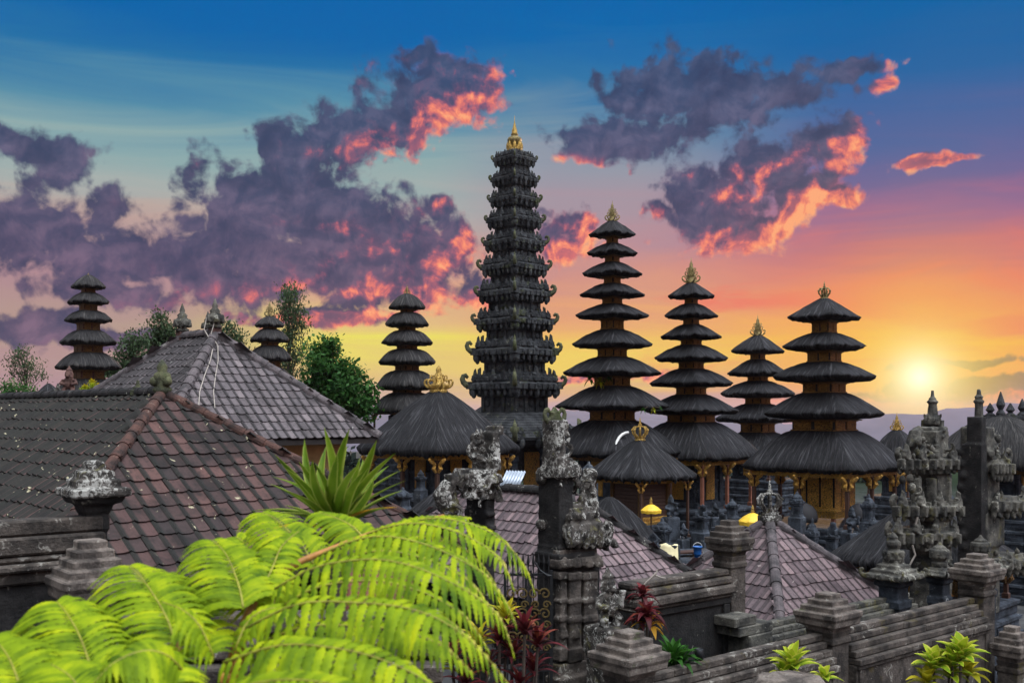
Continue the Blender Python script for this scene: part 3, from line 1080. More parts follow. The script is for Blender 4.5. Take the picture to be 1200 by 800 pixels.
def pavilion_base(root, a, ze, zp, zg, posts='wood', gold='carved', cella=None, plinth='court_stone', post_in=0.80, npost=2, z0=0.0):
    """posts, beam, plinth and cella below an eave at height ze (heights relative to root)"""
    p = a * post_in
    mb = MB()
    h = zp - zg
    st = max(2, int(h / .35))
    prof = [(p * 1.22, zg - .3)]
    for i in range(st):
        s = i / st
        q = p * (1.22 - .10 * s)
        prof += [(q, zg + h * (s + .03)), (q, zg + h * (s + .62 / st)), (q * 1.035, zg + h * (s + .66 / st)), (q * 1.035, zg + h * (s + .9 / st)), (q * .97, zg + h * (s + .97 / st))]
    prof.append((p * 1.1, zp))
    mb.sq(prof)
    for k in range(4):
        for q in (-.75, -.25, .25, .75):
            t_ = k * pi / 2
            x, y = p * 1.13, q * p
            mb.box((x * cos(t_) - y * sin(t_), x * sin(t_) + y * cos(t_), zg + h * .45), (.10 * p, .24 * p, h * .5), t_)
    mb.build('plinth', M[plinth], root, bevel=0.015)
    mb = MB()
    beam_ring(mb, p, ze - .02 * a, .05 * a, .05 * a)
    beam_ring(mb, p * 1.06, ze + .035 * a, .05 * a, .045 * a)
    drip_edge(mb, p * 1.03, ze - .04 * a, .035 * a, 18)
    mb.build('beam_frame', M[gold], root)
    for ix in range(npost):
        for iy in range(npost):
            if 0 < ix < npost - 1 and 0 < iy < npost - 1:
                continue
            x, y = p * (-1 + 2 * ix / (npost - 1)), p * (-1 + 2 * iy / (npost - 1))
            mb = MB()
            w = .026 * a
            mb.sq([(w * 1.7, zp), (w * 1.7, zp + .06 * a), (w, zp + .08 * a), (w, ze - .05 * a)], x, y)
            po = mb.build('post', M[posts], root)
            mb = MB()
            for k in range(4):
                t_ = k * pi / 2
                mb.tube([(x + cos(t_) * r * a, y + sin(t_) * r * a, ze - q * a) for r, q in ((.03, .26), (.075, .2), (.055, .14), (.12, .09), (.17, .05))], [.02 * a, .035 * a, .03 * a, .035 * a, .02 * a], 6)
            mb.build('carved_bracket', M[gold], po)
    if cella:
        kind, cs, c0, c1 = cella
        q = a * cs
        zb, zt = zp + (ze - zp) * c0, zp + (ze - zp) * c1
        if kind == 'gold':
            mb = MB()
            mb.sq([(q, zb), (q, zt)])
            bd = mb.build('shrine_room', M['wood_black'], root)
            mb = MB()
            for k in range(4):
                t_ = k * pi / 2
                for i in range(3):
                    y = q * (-.66 + .66 * i)
                    x = q + .012
                    mb.box((x * cos(t_) - y * sin(t_), x * sin(t_) + y * cos(t_), (zb + zt) / 2), (.03, q * .56, (zt - zb) * .94), t_)
            mb.build('carved_panel', M['carved'], bd, bevel=.006)
            mb = MB()
            mb.sq([(q * .98, zb - .34 * q), (q * 1.06, zb - .33 * q), (q * 1.10, zb - .16 * q), (q * 1.16, zb - .15 * q), (q * 1.16, zb - .05 * q), (q * 1.05, zb - .03 * q), (q * 1.03, zb + .05 * q)])
            drip_edge(mb, q * 1.02, zb - .32 * q, .12 * q, 10)
            mb.build('carved_tray', M['carved'], bd, bevel=.006)
            for sx in (-1, 1):
                for sy in (-1, 1):
                    mb = MB()
                    mb.sq([(.09 * q, zp), (.07 * q, zb - .3 * q)], sx * q * .93, sy * q * .93)
                    mb.build('leg', M['wood_pink'], bd)
        elif kind == 'stone':
            mb = MB()
            mb.sq([(q * 1.1, zp), (q * 1.1, zb), (q, zb + .02), (q, zt * .5 + zb * .5), (q * 1.05, zt * .5 + zb * .5 + .02), (q * 1.05, zt * .5 + zb * .5 + .1), (q * .95, zt * .5 + zb * .5 + .12), (q, zt), (q * .7, ze)])
            for k in range(4):
                for y in (-.8, .8):
                    t_ = k * pi / 2
                    x, yy = q * 1.02, y * q
                    mb.box((x * cos(t_) - yy * sin(t_), x * sin(t_) + yy * cos(t_), (zb + zt) / 2), (.16 * q, .28 * q, (zt - zb)), t_)
            bd = mb.build('shrine_room', M['court_stone'], root, bevel=.012)
            for k in range(4):
                mb = MB()
                t_ = k * pi / 2
                x = q + .02
                mb.box((x * cos(t_), x * sin(t_), (zb + zt) / 2), (.06, q * .62, (zt - zb) * .86), t_)
                mb.build('carved_door', M['carved'], bd, bevel=.01)
        elif kind == 'wood':
            mb = MB()
            nb = 9
            for i in range(nb):
                z = zb + (zt - zb) * (i + .5) / nb
                mb.sq([(q * .96, z - (zt - zb) / nb * .5), (q * 1.0, z - (zt - zb) / nb * .46), (q * .985, z + (zt - zb) / nb * .34), (q * .94, z + (zt - zb) / nb * .38), (q * .94, z + (zt - zb) / nb * .5)])
            bd = mb.build('shrine_room', M['wood'], root)
            for sx in (-1, 1):
                for sy in (-1, 1):
                    mb = MB()
                    mb.sq([(.10 * q, zb), (.10 * q, zt + .05)], sx * q, sy * q)
                    mb.build('corner_board', M['carved_dim'], bd)
            mb = MB()
            mb.sq([(q * 1.02, zb - .4 * q), (q * 1.28, zb - .36 * q), (q * 1.34, zb - .2 * q), (q * 1.2, zb - .18 * q), (q * 1.26, zb - .04 * q), (q * 1.05, zb + .01)])
            mb.build('carved_tray', M['carved'], bd, bevel=.006)


def pagoda(label, cx, Y, tiers, fin, d=0.0, mat='thatch', body='wood_black', band='carved', br=0.31, name='pagoda', base=None, fin_mat='gold', flat=1.38, group='thatched pagodas', p=20.0):
    s2 = sqrt(2) * 2 ** (-1.0 / p)
    root = thing(name, label, 'pagoda', (hx(cx, Y), Y, GZ), R45 + d, group)
    n = len(tiers)
    A = [hw / F * Y / s2 for hw, _, _ in tiers]
    for i, (hw, tp, ep) in enumerate(tiers):
        a1 = A[i]
        z0, z1 = hz(tp, Y) - GZ, hz(ep, Y) - GZ
        th = 0.080 * A[min(i, 2)] + .018 * a1
        brr = br * (.70 + .34 * i / max(1, n - 1))
        a0 = a1 * .10 if i == 0 else a1 * brr * 1.06
        mb = MB()
        thatch(mb, a0, a1, z0, z1, th, (flat * .96 if i else flat * .80) * (1 + .05 * sin(i * 2.3 + cx)), n=22 + int(hw / 6), p=p, rag=.036 * Y / 40, seed=int(cx * 10 + i), sag=-.012 * a1, under=True)
        mb.build('thatched_roof', M[mat], root, smooth=True)
        if i < n - 1:
            an = A[i + 1] * br * (.70 + .34 * (i + 1) / max(1, n - 1))
            zl = hz(tiers[i + 1][1], Y) - GZ
            mb = MB()
            mb.sq([(an, zl - .25 * an), (an, z1 + .1 * a1)])
            bd = mb.build('storey', M[body], root)
            zf = z1 - 1.62 * th
            hh = max(.05, zf - zl)
            mb = MB()
            # stepped eave frame under the trimmed thatch
            mb.sq([(an * 1.02, zf - .12 * hh), (an * 1.16, zf - .10 * hh), (an * 1.22, zf), (a1 * .50, zf + .01 * a1), (a1 * .50, zf + .03 * a1), (a1 * .57, zf + .035 * a1), (a1 * .58, zf + .09 * a1), (a1 * .3, zf + .08 * a1)])
            drip_edge(mb, a1 * .55, zf + .035 * a1, .045 * a1, 9)
            mb.build('eave_frame', M['carved_dim' if band == 'carved' else band], bd)
            mb = MB()
            zb, zt = zl + .02 * hh, zf - .12 * hh
            for k in range(4):
                t_ = k * pi / 2
                for q in ((-.5, .5) if an > .3 else (0,)):
                    x, y = an + .012, q * an
                    mb.box((x * cos(t_) - y * sin(t_), x * sin(t_) + y * cos(t_), (zb + zt) / 2), (.03, an * (.82 if q else 1.6), (zt - zb) * .8), t_)
                x = an * 1.03
                for zz in (zb, zt):
                    mb.box((x * cos(t_), x * sin(t_), zz), (.06 * an + .02, an * 2.06, .09 * hh + .02), t_)
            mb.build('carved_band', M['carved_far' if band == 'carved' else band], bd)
    z = hz(tiers[0][1], Y) - GZ
    mb = MB()
    ft, kind = fin
    s = (tiers[0][1] - ft) / F * Y / 1.5
    (crown_finial if kind == 'crown' else lotus_finial)(mb, z - .12 * s, s * 1.05)
    mb.build('finial', M[fin_mat], root, smooth=True)
    if base:
        pavilion_base(root, A[-1], hz(tiers[-1][2], Y) - GZ - .06 * A[-1], hz(base['plinth'], Y) - GZ, 0.0, **{k: v for k, v in base.items() if k != 'plinth'})
    return root


YH = 38.0
pagoda('broad five-roofed thatched pagoda with crown finial and gilded shrine room, left of the sun', 966, YH,
       [(43.5, 349, 372), (49.5, 390, 406), (61, 424, 441), (71, 460, 484), (97, 504, 546)], (329, 'crown'), br=.36, fin_mat='dull_gold',
       base=dict(plinth=611, posts='wood', cella=('gold', .36, .30, .93), npost=3, post_in=.82))
pagoda('tallest thatched pagoda, a slim stack of nine roofs just right of the stone tower', 717.5, 42.0,
       [(28, 258, 275), (30, 285, 297), (35.5, 307, 321), (38.5, 332, 345), (43.5, 356, 370), (47.5, 386, 404), (58, 418, 437), (68, 452, 476), (82, 492, 530)], (235, 'lotus'), br=.30, fin_mat='dull_gold',
       base=dict(plinth=588, posts='wood', gold='carved_dim', cella=('stone', .45, .1, .95)))
pagoda('thatched pagoda of seven roofs between the tallest thatched pagoda and the small four-roofed one', 810, 44.0,
       [(27.5, 330, 347), (32, 356, 370), (36, 380, 394), (43.5, 404, 420), (49.5, 432, 449), (56, 462, 481), (84, 494, 534)], (302, 'lotus'), br=.31, fin_mat='dull_gold',
       base=dict(plinth=592, posts='wood_pink', cella=('stone', .42, .1, .95), npost=3))
pagoda('small thatched pagoda partly hidden behind the broad five-roofed pagoda', 888, 54.0,
       [(31.5, 392, 411), (36, 421, 437), (44, 446, 461), (50, 473, 490), (62, 506, 530)], (369, 'lotus'), br=.30, fin_mat='dull_gold',
       base=dict(plinth=560, posts='wood', gold='carved_dim', cella=('stone', .45, .1, .9)))
pagoda('grey domed pagoda of six roofs behind the gold-topped thatched pavilion', 477, 58.0,
       [(21.7, 344, 360), (25.7, 366, 380), (30.3, 387, 401), (33.7, 409, 424), (36.5, 434, 453), (41, 460, 481)], (333, 'lotus'), mat='old_thatch', band='carved_dim', br=.34, fin_mat='dull_gold', flat=2.2, p=4.5,
       base=dict(plinth=520, posts='wood', gold='carved_dim', cella=('stone', .45, .1, .9)))
pagoda('leftmost thatched pagoda, six roofs on brick storeys with no finial, behind the brown tiled roof', 103.5, 60.0,
       [(20.5, 322, 336), (24.5, 343, 354), (28, 364, 375), (33.5, 387, 401), (39, 413, 430), (41, 444, 462)], (319, 'lotus'), mat='old_thatch', body='brick', band='carved_dim', br=.40, fin_mat='dull_gold', flat=1.7, p=6,
       base=dict(plinth=500, posts='wood', gold='carved_dim', cella=('stone', .45, .1, .9)))
pagoda('small grey thatched pagoda of four roofs peeking over the grey tiled roof', 316, 70.0,
       [(17.5, 370, 381), (23, 385, 398), (26.5, 405, 420), (29.5, 430, 447)], (352, 'lotus'), mat='old_thatch', band='carved_dim', br=.36, fin_mat='dull_gold', flat=1.8, p=5,
       base=dict(plinth=480, posts='wood', gold='carved_dim', cella=('stone', .45, .1, .9)))


# ------------------------------------------------------------------ the black stone tower
YD = 46.0
rt = random.Random(99)
root = thing('stone_tower', 'tall black carved stone tower of many tiers with a golden crown', 'tower', (hx(603, YD), YD, GZ), R45)
D = [(29, 178, 197), (32, 201, 221), (34, 224, 245), (38, 247, 270), (41.5, 273, 297), (45.5, 301, 326), (50, 331, 357), (54, 364, 390), (58.5, 397, 427), (64, 436, 467)]
k2 = YD / F / sqrt(2)
for i, (hw, tp, bp) in enumerate(D):
    a = hw * k2 * 0.90
    z0, z1 = hz(tp, YD) - GZ, hz(bp, YD) - GZ
    H = z0 - z1
    nz = hz(D[i + 1][1] + 8 if i + 1 < len(D) else 486, YD) - GZ
    b0 = a * .65
    mb = MB()
    mb.sq([(b0 * 1.04, nz - .3 * H), (b0 * 1.04, nz + .06 * H), (b0, nz + .08 * H), (b0, z1 + .3 * H)])
    for k in range(4):
        t_ = k * pi / 2
        for q in (-.93, -.34, .34, .93):
            x, y = b0, q * b0
            mb.box((x * cos(t_) - y * sin(t_), x * sin(t_) + y * cos(t_), (nz + z1) / 2 + .1 * H), (b0 * .16, b0 * .2, (z1 - nz) + .3 * H), t_)
        for q in (-.64, 0, .64):
            x, y = b0 * 1.0, q * b0
            zc = (nz + z1) / 2 + .12 * H
            px_, py_ = x * cos(t_) - y * sin(t_), x * sin(t_) + y * cos(t_)
            mb.tube([(px_, py_, zc), (px_ + cos(t_) * b0 * .05, py_ + sin(t_) * b0 * .05, zc), (px_ + cos(t_) * b0 * .08, py_ + sin(t_) * b0 * .08, zc)], [b0 * .16, b0 * .15, b0 * .08], 8)
    # cornice: layered mouldings
    mb.sq([(b0 * 1.02, z1 + .04 * H), (a * .76, z1 + .08 * H), (a * .80, z1 + .24 * H), (a * .84, z1 + .28 * H), (a * .86, z1 + .38 * H), (a * .92, z1 + .40 * H), (a * .96, z1 + .56 * H), (a * .86, z1 + .60 * H), (a * .88, z1 + .72 * H), (a * .70, z1 + .76 * H), (a * .64, z1 + .92 * H), (b0 * .95, z1 + 1.0 * H)])
    tier = mb.build('tier', M['black_stone'], root, bevel=.02)
    mb = MB()
    nd = 7 if i > 4 else 5
    for k in range(4):
        t_ = k * pi / 2
        for j in range(nd):
            q = -.86 + 1.72 * j / (nd - 1)
            x, y = a * .88, q * a * .9
            big = 1.5 if j in (0, nd // 2, nd - 1) else 1.0
            p_ = (x * cos(t_) - y * sin(t_), x * sin(t_) + y * cos(t_))
            mb.ball((p_[0], p_[1], z1 + .22 * H), (a * .06 * big, a * .06 * big, H * .15 * big), 6, 5)
            mb.box((p_[0], p_[1], z1 + .44 * H), (a * .16, a * .17 * big, H * .20), t_)
            mb.antefix((p_[0] * .97, p_[1] * .97, z1 + .66 * H), t_, a * .17 * big * rt.uniform(.7, 1.25), rt.uniform(.8, 1.5))
            if rt.random() < .5:
                mb.ball((p_[0] * 1.04, p_[1] * 1.04, z1 + rt.uniform(.4, .6) * H), (a * .08, a * .08, H * .12), 6, 5)
        x, y = a * .95, a * .95
        cx_, cy_ = x * cos(t_) - y * sin(t_), x * sin(t_) + y * cos(t_)
        mb.ball((cx_ * .9, cy_ * .9, z1 + .26 * H), (a * .11, a * .11, H * .19), 7, 5)
        mb.box((cx_ * .94, cy_ * .94, z1 + .5 * H), (a * .2, a * .2, H * .28), t_)
        for e_ in (.62, .40):
            for sx in (0, 1):
                xx, yy = (a * .82, a * e_) if sx else (a * e_, a * .82)
                mb.antefix((xx * cos(t_) - yy * sin(t_), xx * sin(t_) + yy * cos(t_), z1 + .74 * H), t_ + (0 if sx else pi / 2), a * .2, 1.3)
    mb.build('carved_drops', M['black_stone'], tier, bevel=.01)
    for k in range(4):
        t_ = k * pi / 2 + pi / 4
        mb = MB()
        r = a * 1.22
        mb.horn((cos(t_) * r, sin(t_) * r, z1 + .50 * H), t_, a * .35 * rt.uniform(.85, 1.15), rt.uniform(1.35, 1.7))
        mb.antefix((cos(t_) * r * .82, sin(t_) * r * .82, z1 + .66 * H), t_, a * .26, 1.5)
        mb.build('corner_horn', M['horn_moss'], tier, smooth=True)
# wide stepped base roof with its body
a = 100 * k2 * .92
zt, ze = hz(484, YD) - GZ, hz(516, YD) - GZ
mb = MB()
prof = [(a * .42, hz(560, YD) - GZ), (a * .42, ze - .25), (a * .78, ze - .12), (a * .86, ze - .1), (a * .88, ze + .05), (a * .98, ze + .06), (a, ze + .22)]
ns = 9
for i in range(ns):
    q = a * (.97 - .50 * (i / ns) ** .9)
    zz = ze + .24 + (zt - ze - .24) * i / ns
    prof += [(q, zz), (q - .03, zz + (zt - ze - .24) / ns * .7), (q - .07, zz + (zt - ze - .24) / ns * .72)]
prof.append((a * .42, zt + .05))
mb.sq(prof)
for k in range(4):
    t_ = k * pi / 2
    for q in (-.8, -.4, 0, .4, .8):
        x, y = a * .96, q * a
        p_ = (x * cos(t_) - y * sin(t_), x * sin(t_) + y * cos(t_))
        mb.ball((p_[0], p_[1], ze - .02), (.16, .16, .28), 7, 5)
        mb.antefix((p_[0], p_[1], ze + .16), t_, .42, 1.2)
lower = mb.build('stepped_base_roof', M['black_stone'], root, bevel=.015)
for k in range(4):
    t_ = k * pi / 2 + pi / 4
    mb = MB()
    r = a * 1.36
    mb.horn((cos(t_) * r, sin(t_) * r, ze + .15), t_, .8, 1.1)
    mb.antefix((cos(t_) * r * .85, sin(t_) * r * .85, ze + .3), t_, .5, 1.4)
    mb.build('corner_horn', M['horn_moss'], lower, smooth=True)
mb = MB()
zb = hz(600, YD) - GZ
mb.sq([(a * .95, -.3), (a * .95, zb * .5), (a * .9, zb * .5 + .05), (a * .9, zb), (a * .86, zb + .05)])
mb.build('plinth', M['court_stone'], root, bevel=.02)
for sx in (-1, 0, 1):
    for sy in (-1, 0, 1):
        if sx == 0 and sy == 0:
            continue
        mb = MB()
        mb.lathe([(.24, zb), (.24, zb + .2), (.13, zb + .3), (.13, ze - .9), (.2, ze - .8), (.15, ze - .6), (.26, ze - .4), (.34, ze - .2)], 8, (sx * a * .72, sy * a * .72))
        mb.build('column', M['court_stone'], root)
for k in range(4):
    mb = MB()
    t_ = k * pi / 2
    x = a * .43
    mb.box((x * cos(t_), x * sin(t_), (zb + ze) / 2), (.1, .9, (ze - zb) * .7), t_)
    mb.build('carved_door', M['carved'], root)
z = hz(178, YD) - GZ
mb = MB()
u = YD / F
mb.lathe([(8 * u, z - .3 * u), (9 * u, z + 1 * u), (9.5 * u, z + 3 * u), (7 * u, z + 5 * u)], 10)
for k in range(8):
    t_ = 2 * pi * k / 8
    mb.ball((cos(t_) * 8 * u, sin(t_) * 8 * u, z + 6 * u), (2.0 * u, 2.0 * u, 5 * u), 6, 5)
    mb.antefix((cos(t_) * 7 * u, sin(t_) * 7 * u, z + 3 * u), t_, 6 * u, 1.7)
mb.lathe([(2.5 * u, z + 19 * u), (4.5 * u, z + 20 * u), (3.2 * u, z + 22 * u), (3.4 * u, z + 24 * u), (2.2 * u, z + 28 * u), (.9 * u, z + 33 * u), (.35 * u, z + 36 * u), (.25 * u, z + 42 * u)], 10)
mb.build('golden_crown', M['gold'], root, smooth=True)
mb = MB()
mb.lathe([(5 * u, z + 5 * u), (5.5 * u, z + 9 * u), (8 * u, z + 12 * u), (8.6 * u, z + 14 * u), (7.8 * u, z + 16 * u), (4.5 * u, z + 18 * u), (3.0 * u, z + 20 * u)], 14)
mb.build('dome', M['dull_gold'], root, smooth=True)


# ------------------------------------------------------------------ thatched pavilions
def pavilion(label, cx, Y, hw, tp, ep, fin=None, d=0.0, rect=1.0, curve=1.25, base=None, p=16.0, mat='thatch', fin_mat='gold', group='thatched pavilions', th=.10, n=44, name='thatched_pavilion'):
    s2 = sqrt(2) * 2 ** (-1.0 / p)
    a = hw / F * Y / s2
    zg = ground_z(hx(cx, Y), Y)
    root = thing(name, label, 'pavilion', (hx(cx, Y), Y, zg), R45 + d, group)
    z0, z1 = hz(tp, Y) - zg, hz(ep, Y) - zg
    mb = MB()
    thatch(mb, a * .06, a, z0, z1, th * a, curve, n=n, p=p, rag=.032, seed=int(cx), rect=rect, sag=-.006 * a)
    mb.build('thatched_roof', M[mat], root, smooth=True)
    if fin:
        mb = MB()
        s = (tp - fin[0]) / F * Y / 1.5
        (crown_finial if fin[1] == 'crown' else lotus_finial)(mb, z0 - .15 * s, s * 1.1)
        mb.build('finial', M[fin_mat], root, smooth=True)
    if base:
        pavilion_base(root, a, z1 - th * a * .9, hz(base['plinth'], Y) - zg, 0.0, **{k: v for k, v in base.items() if k != 'plinth'})
    return root


pI = pavilion('thatched pavilion with a tall gilded figure finial, in front of the grey domed pagoda', 514, 36.0, 96, 456, 524, None, d=radians(3), curve=1.15, base=dict(plinth=578, posts='wood', cella=('stone', .4, .1, .9), npost=3))
mb = MB()
s = 30 / F * 36 / 1.5
z = hz(456, 36) - pI.location.z
mb.lathe([(.5 * s, z - .25 * s), (.55 * s, z - .05 * s), (.4 * s, z + .05 * s), (.62 * s, z + .22 * s), (.35 * s, z + .34 * s), (.3 * s, z + .6 * s), (.22 * s, z + .9 * s), (.13 * s, z + 1.0 * s), (.17 * s, z + 1.12 * s), (.13 * s, z + 1.24 * s), (.03 * s, z + 1.38 * s)], 10)
for k in range(6):
    mb.horn((cos(k * pi / 3) * .4 * s, sin(k * pi / 3) * .4 * s, z + .1 * s), k * pi / 3, .62 * s, .8)
    mb.horn((cos(k * pi / 3 + .5) * .2 * s, sin(k * pi / 3 + .5) * .2 * s, z + .5 * s), k * pi / 3 + .5, .42 * s, .8)
mb.build('finial', M['gold'], pI, smooth=True)

pJ = pavilion('small thatched pavilion with a golden crown finial and slatted wooden shrine room', 750, 31.0, 66, 514, 556, (489, 'crown'), d=radians(-6), curve=1.12, base=dict(plinth=628, posts='wood', cella=('wood', .46, .36, .93)))
pavilion('small thatched roof with a gilt lotus finial between the broad pagoda and the mossy gate', 1051, 46.0, 40, 503, 545, (484, 'lotus'), curve=1.5, base=dict(plinth=580, posts='wood', gold='carved_dim', cella=('stone', .4, .1, .9)))
pavilion('low dark thatched roof with a bare slope below the carved gate spires', 1082, 25.0, 116, 582, 652, None, curve=1.0, base=dict(plinth=700, posts='wood', gold='carved_dim', cella=('stone', .4, .1, .9)))
pavilion('small dark thatched roof tucked between the tall gate pillar and the crown-topped pavilion', 714, 25.0, 62, 582, 634, None, curve=1.2, base=dict(plinth=690, posts='wood', gold='carved_dim', cella=('stone', .4, .1, .9)))
pavilion('dark thatched roof just left of the white-crusted gate half', 540, 21.0, 66, 562, 602, None, curve=1.2, base=dict(plinth=660, posts='wood', gold='carved_dim', cella=('stone', .4, .1, .9)))
pL = pavilion('large domed thatched roof with stone ridge ornaments at the right edge', 1172, 36.0, 90, 487, 541, None, curve=1.75, rect=1.0, mat='old_thatch', base=dict(plinth=590, posts='wood', gold='carved_dim', cella=('stone', .4, .1, .9)))
mb = MB()
z = hz(487, 36) - pL.location.z
for q, h in ((-.35, .45), (.02, .85), (.36, .45), (.78, .6)):
    c_, s_ = q * cos(-R45), q * sin(-R45)
    mb.lathe([(.1, z - .25), (.17, z + .1 * h), (.08, z + .25 * h), (.16, z + .45 * h), (.10, z + .7 * h), (.02, z + h)], 8, (c_, s_))
    if q > .5:
        mb.horn((c_, s_, z), -R45, .5, .9)
mb.box((.2 * cos(R45), -.2 * sin(R45), z - .04), (1.5, .3, .14), -R45)
mb.build('ridge_ornament', M['black_stone'], pL)
for (px, py, hw, Y, lab) in ((57, 449, 17, 70.0, 'tiny dark thatched roof at the foot of the leftmost pagoda'), (578, 470, 26, 62.0, 'dark thatched roof half hidden behind the foot of the stone tower')):
    pavilion(lab, px, Y, hw, py, py + 14, None, base=dict(plinth=500, posts='wood', gold='carved_dim', cella=('stone', .4, .1, .9)))


# ------------------------------------------------------------------ tiled roofs
def hip_house(name, label, apex, Y, hip, slope, ridge=0.0, rdir=(-1, 1), tmat='tile_grey', cmat='ridge_grey', w=.26, e=.3, d=0.0, capr=.11, wall='plaster', seed=1, wall_in=.8, cat='house', posts=False):
    """hip roof whose hips run along the local axes +x (right), -y (front), -x, +y; heights from the photo"""
    X, Z = hx(apex[0], Y), hz(apex[1], Y)
    zg = ground_z(X, Y)
    root = thing(name, label, cat, (X, Y, zg), d)
    za = Z - zg
    zd = za - hip * slope
    rd = Vector((rdir[0], rdir[1], 0)).normalized() * ridge
    A0 = Vector((0, 0, za))
    A1 = A0 + rd
    rs = random.Random(seed)
    h = hip
    # corners: ridge end A0 carries hips on the side away from rd, ridge end A1 the other two
    if rdir == (-1, 1):
        cf, cr, cl, cb = A0 + Vector((0, -h, 0)), A0 + Vector((h, 0, 0)), A1 + Vector((-h, 0, 0)), A1 + Vector((0, h, 0))
        tops = (A0, A0, A1, A1)
    else:   # ridge runs front-right: A0 is the near right end
        cf, cr, cl, cb = A0 + Vector((0, -h, 0)), A0 + Vector((h, 0, 0)), A1 + Vector((-h, 0, 0)), A1 + Vector((0, h, 0))
        tops = (A0, A0, A1, A1)
    for c_ in (cf, cr, cl, cb):
        c_.z = zd
    mb = MB()
    tiles(mb, cf, cr, A0, A0, w, e, rs)                     # right front hip end
    tiles(mb, cl, cf, A1, A0, w, e, rs)                     # left front face
    tiles(mb, cr, cb, A0, A1, w * 1.5, e * 1.5, rs)
    tiles(mb, cb, cl, A1, A1, w * 1.5, e * 1.5, rs)
    roof = mb.build('roof', M[tmat], root)
    mb = MB()
    dz = Vector((0, 0, -.05))
    vs = [cf + dz, cr + dz, cb + dz, cl + dz, A0 + dz, A1 + dz, cf + dz * 3, cr + dz * 3, cb + dz * 3, cl + dz * 3]
    fs = [(0, 1, 4), (0, 4, 5, 3), (1, 2, 5, 4), (2, 3, 5), (0, 6, 7, 1), (1, 7, 8, 2), (2, 8, 9, 3), (3, 9, 6, 0), (6, 9, 8, 7)]
    if ridge <= 0:
        fs = [(0, 1, 4), (0, 4, 3), (1, 2, 4), (2, 3, 4)] + fs[4:]
    mb.add(vs, fs)
    mb.build('roof_deck', M['wood_black'], roof)
    up = Vector((0, 0, .05))
    for c_, t_ in ((cf, A0), (cr, A0), (cl, A1), (cb, A1)):
        mb = MB()
        ridge_caps(mb, t_ + up, c_ + up * .7, capr, e * 1.25, rs)
        mb.build('hip_ridge', M[cmat], roof)
    if ridge > 0:
        mb = MB()
        ridge_caps(mb, A1 + up * 1.2, A0 + up * 1.2, capr * 1.05, e * 1.25, rs)
        mb.build('top_ridge', M['ridge_black' if cmat == 'ridge_red' else cmat], roof)
    if posts:
        for c_ in (cf, cr, cl, cb):
            mb = MB()
            cen = (A0 + A1) / 2
            q = cen + (c_ - cen) * .78
            mb.sq([(.09, 0), (.09, zd + .3)], q.x, q.y, R45)
            mb.build('post', M['wood_pink'], root)
        mb = MB()
        cen = (A0 + A1) / 2
        mb.sq([(h * .66, -.3), (h * .66, .5), (h * .62, .52), (h * .62, .6)], cen.x, cen.y, R45)
        mb.build('plinth', M['court_stone'], root)
    else:
        mb = MB()
        cen = (A0 + A1) / 2
        q = [cen + (c_ - cen) * wall_in for c_ in (cf, cr, cb, cl)]
        vs = [(p_.x, p_.y, -.3) for p_ in q] + [(p_.x, p_.y, zd + .05) for p_ in q]
        mb.add(vs, [(0, 1, 5, 4), (1, 2, 6, 5), (2, 3, 7, 6), (3, 0, 4, 7), (4, 5, 6, 7)])
        mb.build('wall', M[wall], root)
    return root, roof, A0, A1, (cf, cr, cl, cb)


r1, r1roof, A0, A1, cs = hip_house('tiled_house', 'brown tiled hip roof with red ridge caps filling the left side', (190, 462), 16.0, 4.7, .5, ridge=7.0, tmat='tile_brown', cmat='ridge_red', w=.245, e=.28, capr=.088, seed=3, wall='dark_wall')
mb = MB()
z = A0.z
mb.lathe([(.12, z), (.16, z + .08), (.1, z + .14), (.15, z + .24), (.13, z + .32), (.07, z + .36), (.09, z + .42), (.06, z + .48), (.02, z + .54)], 8, (A0.x, A0.y))
mb.ball((A0.x - .1, A0.y - .06, z + .2), .08)
mb.ball((A0.x + .1, A0.y - .06, z + .2), .08)
mb.build('ridge_statue', M['horn_moss'], r1roof, smooth=True)
mb = MB()
p_ = A1 * .0 + A0 + Vector((-.6, .6, 0))
mb.sq([(.09, z), (.09, z + .08), (.06, z + .09), (.06, z + .13), (.03, z + .14), (.015, z + .24)], p_.x, p_.y)
mb.build('ridge_cap_stone', M['horn_moss'], r1roof)

r2, r2roof, A0, A1, cs = hip_house('tiled_hall', 'large grey tiled pyramid roof with three stone finials and a pale cable', (252, 392), 24.0, 3.85, .62, ridge=1.6, tmat='tile_grey', cmat='ridge_grey', w=.225, e=.27, capr=.12, seed=5, wall_in=.8, cat='house')
for q, s in ((A0, .50), (A1, .50), ((A0 + A1) / 2 + Vector((.2, .1, 0)), .36)):
    mb = MB()
    mb.sq([(.22 * s, q.z - .3 * s), (.22 * s, q.z + .3 * s)], q.x, q.y, R45)
    mb.build('finial_block', M['brick'], r2roof)
    mb = MB()
    z = q.z + .3 * s
    mb.lathe([(.3 * s, z), (.34 * s, z + .12 * s), (.2 * s, z + .2 * s), (.42 * s, z + .42 * s), (.40 * s, z + .55 * s), (.22 * s, z + .72 * s), (.26 * s, z + .82 * s), (.12 * s, z + .95 * s), (.14 * s, z + 1.05 * s), (.02 * s, z + 1.4 * s)], 10, (q.x, q.y))
    for k in range(6):
        mb.antefix((q.x + cos(k * pi / 3) * .36 * s, q.y + sin(k * pi / 3) * .36 * s, z + .25 * s), k * pi / 3, .3 * s, 1.3)
    mb.build('finial', M['grey_stone'], r2roof, smooth=True)
